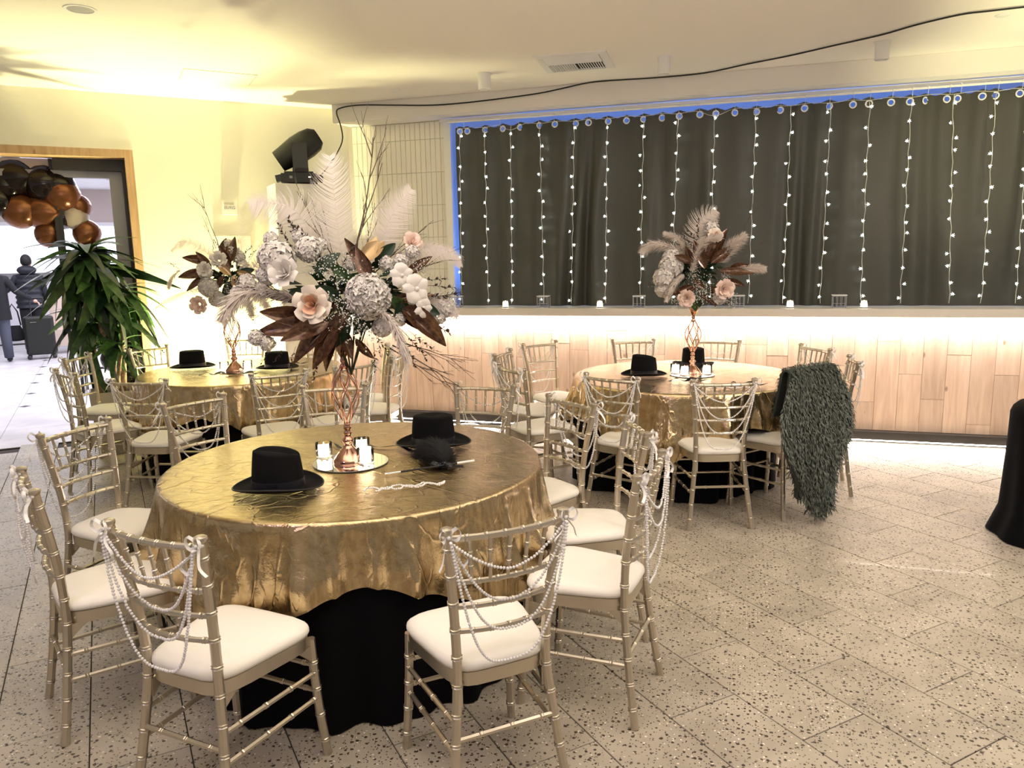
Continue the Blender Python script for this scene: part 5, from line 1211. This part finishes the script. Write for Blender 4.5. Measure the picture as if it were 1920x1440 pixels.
for s, d in ((.43, 8.9), (.43, 7.0)):
    p = fp(s, d, 3.25)
    o = MB().lathe([(.16, 0), (.16, -.015), (.13, -.02), (0, -.02)], 20).build('recessed_light', 'pillar_white', None, loc=p); tag(o, 'pale round foyer ceiling light, %s of two' % ('farther' if d > 8 else 'nearer'), 'light')
# people: one skinned surface each
def body(name, parent, joints, edges, mats_name, loc, rz):
    me = bpy.data.meshes.new(name); me.from_pydata([j[:3] for j in joints], edges, []); o = bpy.data.objects.new(name, me); COL.objects.link(o); o.parent = parent
    md = o.modifiers.new('skin', 'SKIN'); md.use_smooth_shade = True
    for i, j in enumerate(joints): me.skin_vertices[0].data[i].radius = (j[3], j[3] if len(j) < 5 else j[4])
    me.skin_vertices[0].data[0].use_root = True
    s = o.modifiers.new('sub', 'SUBSURF'); s.levels = s.render_levels = 1
    me.materials.append(MATS[mats_name]); return o
def person(label, loc, rz, arm_out, top, legs, stride=.22, hood=False, H=1.0):
    t = thing('person', label, 'person', loc, rz)
    J = [(0, 0, .95, .15, .11), (0, 0, 1.15, .14, .11), (0, 0, 1.38, .19, .12), (0, 0, 1.50, .07, .06), (0, 0.01, 1.56, .055, .055)]
    E_ = [(0, 1), (1, 2), (2, 3), (3, 4)]
    for s in (-1, 1):
        b = len(J); hx = s*.10; st = stride*s
        J += [(s*.09, 0, .88, .10), (hx, st*.45, .48, .065), (hx, st+(-.04), .10, .045), (hx, st-.14, .04, .035)]; E_ += [(0, b), (b, b+1), (b+1, b+2), (b+2, b+3)]
    for s in (-1, 1):
        b = len(J)
        if s == arm_out: J += [(s*.20, 0, 1.42, .075), (s*.34, .03, 1.20, .055), (s*.55, .0, 1.07, .042)]
        else: J += [(s*.20, 0, 1.42, .075), (s*.25, .05, 1.15, .055), (s*.22, -.12, .97, .042)]
        E_ += [(2, b), (b, b+1), (b+1, b+2)]
    body('body', t, J, E_, top, None, 0)
    q = MB()   # trousers over the legs
    for s in (-1, 1): st = stride*s; q.tube([(s*.085, 0, .95), (s*.095, st*.2, .75), (s*.10, st*.45, .48), (s*.10, st-.03, .09)], [.115, .100, .082, .072], 14)
    q.build('trousers', legs, t, True)
    for s in (-1, 1):
        q = MB(); st = stride*s; q.ball((s*.10, st-.10, .045), .05, 12, 8, (.9, 2.6, .85)); q.build('shoe', 'shoe', t, True)
    q = MB()
    def coat(u, v):
        a = 2*pi*u; r = lerp(.20, .215, v)+.012*sin(a*5+v*3)*(v if not hood else .6)+(.012*sin(v*40) if hood else 0); return (cos(a)*r*(1.05 if v > .1 else .95), sin(a)*r*.72, lerp(1.47, .74 if not hood else .86, v))
    q.grid(coat, 32, 26 if hood else 10, True); q.build('coat', top, t, True)
    q = MB(); q.ball((0, .0, 1.70), .10, 18, 14, (.82, .98, 1.22)); q.ball((0, -.10, 1.695), .018, 8, 6, (.8, 1.1, 1.3))
    for s in (-1, 1): q.ball((s*.083, .01, 1.70), .022, 8, 6, (.5, .8, 1.3))
    hd_ = q.build('head', 'skin', t, True)
    q = MB()
    for s in (-1, 1): q.ball((s*.033, -.088, 1.715), .010, 8, 6)
    q.build('eyes', 'hair', hd_, True)
    q = MB(); q.box((0, -.094, 1.645), (.045, .01, .008)); q.build('mouth', 'petal_heart', hd_)
    q = MB(); q.ball((0, .018, 1.735), .108, 18, 14, (.86, 1.0, 1.10)); q.build('hair' if not hood else 'hat', 'hair', t, True)
    if hood: q = MB(); q.ball((0, .09, 1.56), .14, 16, 10, (1.15, .8, .62)); q.build('hood', top, t, True)
    # hands
    for s in (-1, 1):
        q = MB(); o_ = Vector((s*.58, .0, 1.05)) if s == arm_out else Vector((s*.22, -.15, .93)); dr = Vector((s*.6, -.2, -.4)).normalized() if s == arm_out else Vector((0, -.2, -1)).normalized()
        sd = Vector((0, 1, 0)) if s == arm_out else Vector((0, .9, -.2)).normalized()
        q.ball(o_+dr*.02, .036, 10, 8, (.9, 1.1, .8))
        for k in range(4):
            b = o_+dr*.045+sd*(k-1.5)*.017; l = (.055, .068, .064, .048)[k]; q.tube([b, b+dr*l*.5+Vector((0, 0, -.004)), b+dr*l*.75+Vector((0, 0, -.022)), b+dr*l*.6+Vector((0, 0, -.04))], [.009, .0085, .008, .006], 6)
        b = o_+sd*-.032; q.tube([b, b+dr*.03-sd*.014, b+dr*.05-sd*.004], [.010, .009, .007], 6)
        q.build('hand', 'skin', t, True)
    return t
person('person in a dark suit jacket and jeans holding a suitcase handle', (-12.10, 9.80, 0), radians(225), -1, 'coat_black', 'denim', .20)
person('person with a dark quilted coat and cap, back turned to the room', (-12.85, 11.15, 0), radians(225), 1, 'puffer', 'coat_black', .03, True)
su = thing('suitcase', 'large black rolling suitcase standing upright in the foyer', 'suitcase', (-11.98, 10.50, 0), radians(48))
q = MB(); q.box((0, 0, .42), (.46, .28, .68)); bm_ = q.build('shell', 'black_plastic', su, 'auto'); md = bm_.modifiers.new('bev', 'BEVEL'); md.width = .045; md.segments = 3
q = MB(); q.box((-.08, -.142, .66), (.09, .006, .008)); q.build('badge', 'chrome', su)
q = MB()
for s in (-1, 1): q.tube([(s*.10, .08, .74), (s*.10, .08, 1.08)], .010, 8)
q.tube([(-.10, .08, 1.08), (.10, .08, 1.08)], .014, 8); q.build('handle', 'dark_plastic', su)
wm = MB().lathe([(0, -.012), (.035, -.012), (.038, 0), (.035, .012), (0, .012)], 12, cap=False).xf(Matrix.Rotation(pi/2, 4, 'X')).mesh('wheel', 'dark_plastic')
for sx in (-1, 1):
    for sy in (-1, 1): inst('wheel', wm, su, (sx*.19, sy*.10, .040))
hb = thing('handbag', 'black handbag hanging beside the suitcase', 'bag', (-12.35, 10.33, .0), radians(50))
q = MB()
def bag(u, v): a = 2*pi*u; r = lerp(.17, .09, v**1.5); return (cos(a)*r, sin(a)*r*.45, .36+.24*v)
q.grid(bag, 20, 6, True); q.ball((0, 0, .365), .168, 16, 8, (1, .45, .25)); q.build('body', 'coat_black', hb, True); MB().tube([(-.10, 0, .60), (-.07, 0, .85), (.0, 0, .98), (.07, 0, .85), (.10, 0, .60)], .012, 6).build('strap', 'coat_black', hb, True)
bg = thing('upholstered_chair', 'beige armchair in the foyer behind the suitcase', 'chair', (-12.35, 11.45, 0), radians(40))
q = MB(); q.box((0, 0, .30), (.62, .60, .30)); q.build('seat', 'beige_cloth', bg); q = MB(); q.box((0, .26, .72), (.62, .12, .60), Matrix.Rotation(radians(-8), 3, 'X')); q.build('backrest', 'beige_cloth', bg)
for s in (-1, 1): q = MB(); q.box((s*.32, 0, .42), (.09, .58, .36)); q.build('armrest', 'beige_cloth', bg)
for sx in (-1, 1):
    for sy in (-1, 1): MB().tube([(sx*.26, sy*.24, .15), (sx*.27, sy*.25, 0)], .02, 8).build('leg', 'dark_frame', bg)
st = thing('folding_stand', 'black folding tray stand in the foyer behind the plant', 'stand', (-8.05, 8.0, 0), radians(45))
for s in (-1, 1):
    MB().tube([(s*.30, -.16, .0), (s*.30, .12, .86)], .020, 6).build('leg', 'black_plastic', st); MB().tube([(s*.26, .16, .0), (s*.26, -.12, .86)], .020, 6).build('leg', 'black_plastic', st)
for z, y in ((.30, -.06), (.82, .10)): MB().tube([(-.30, y, z), (.30, y, z)], .016, 6).build('crossbar', 'black_plastic', st)
# balloon garland arching over and down the right side of the doorway
bg2 = thing('balloon_garland', 'arch of copper and black balloons hanging in the doorway', 'balloons', fp(sR-.7, .62, 0), radians(45))
bm1 = MB().lathe([(0, -1.14), (.045, -1.13), (.02, -1.05), (.10, -.98), (.42, -.82), (.74, -.52), (.93, -.15), (.98, .18), (.90, .52), (.68, .80), (.36, .96), (0, 1.0)], 22, cap=False)
bms = {k: bm1.mesh('balloon', k, True) for k in ('balloon_copper', 'balloon_dark', 'balloon_clear')}
orig = Vector(bg2.location)
def bal(x, y, z, r, k):     # world position
    p = Matrix.Rotation(radians(-45), 3, 'Z') @ (Vector((x, y, z))-orig)
    inst('balloon', bms[k], bg2, p, (random.uniform(-2.2, 2.2), random.uniform(-1, 1), random.uniform(0, 6)), r)
C_, D_ = 'balloon_copper', 'balloon_dark'
for uvs in ((-6.45, 5.60, 2.44, .17, D_), (-6.22, 5.82, 2.36, .15, D_), (-6.60, 5.42, 2.30, .15, D_), (-6.293, 5.72, 2.39, .155, D_), (-6.17, 5.83, 2.275, .145, C_), (-6.30, 5.73, 2.13, .145, C_), (-6.45, 5.58, 2.14, .14, C_), (-6.40, 5.66, 2.40, .135, D_), (-6.297, 5.76, 1.93, .11, C_), (-6.13, 5.90, 2.08, .11, 'balloon_clear'),
            (-6.50, 5.52, 2.37, .13, D_), (-6.56, 5.46, 2.22, .13, D_), (-6.07, 5.95, 1.93, .11, C_), (-6.22, 5.85, 2.10, .12, D_), (-6.68, 5.34, 2.42, .14, D_), (-6.72, 5.30, 2.20, .14, C_), (-6.12, 5.93, 2.18, .10, C_),
            (-5.868, 6.132, 1.28, .12, D_), (-5.98, 6.05, 1.34, .11, D_), (-5.90, 6.10, .88, .14, D_), (-5.863, 6.137, 1.06, .13, D_), (-6.0, 6.0, 1.12, .13, D_), (-5.96, 6.05, .70, .12, D_), (-5.90, 6.12, .50, .13, D_), (-6.02, 6.0, .36, .13, D_), (-6.02, 5.98, .92, .12, D_), (-5.93, 6.08, .20, .13, D_), (-6.03, 6.02, 1.52, .10, D_), (-6.02, 6.0, 1.70, .11, D_)):
    bal(uvs[0], uvs[1], uvs[2], uvs[3]*1.18, uvs[4])
q = MB(); Rz = Matrix.Rotation(radians(-45), 3, 'Z'); P = [Rz @ (Vector(p)-orig) for p in ((-6.7, 5.45, 2.5), (-6.3, 5.8, 2.35), (-6.1, 5.98, 2.0), (-6.0, 6.05, 1.5), (-5.98, 6.07, .1))]
q.tube(smooth_path(P), .006, 6); q.build('line', 'black_cable', bg2)
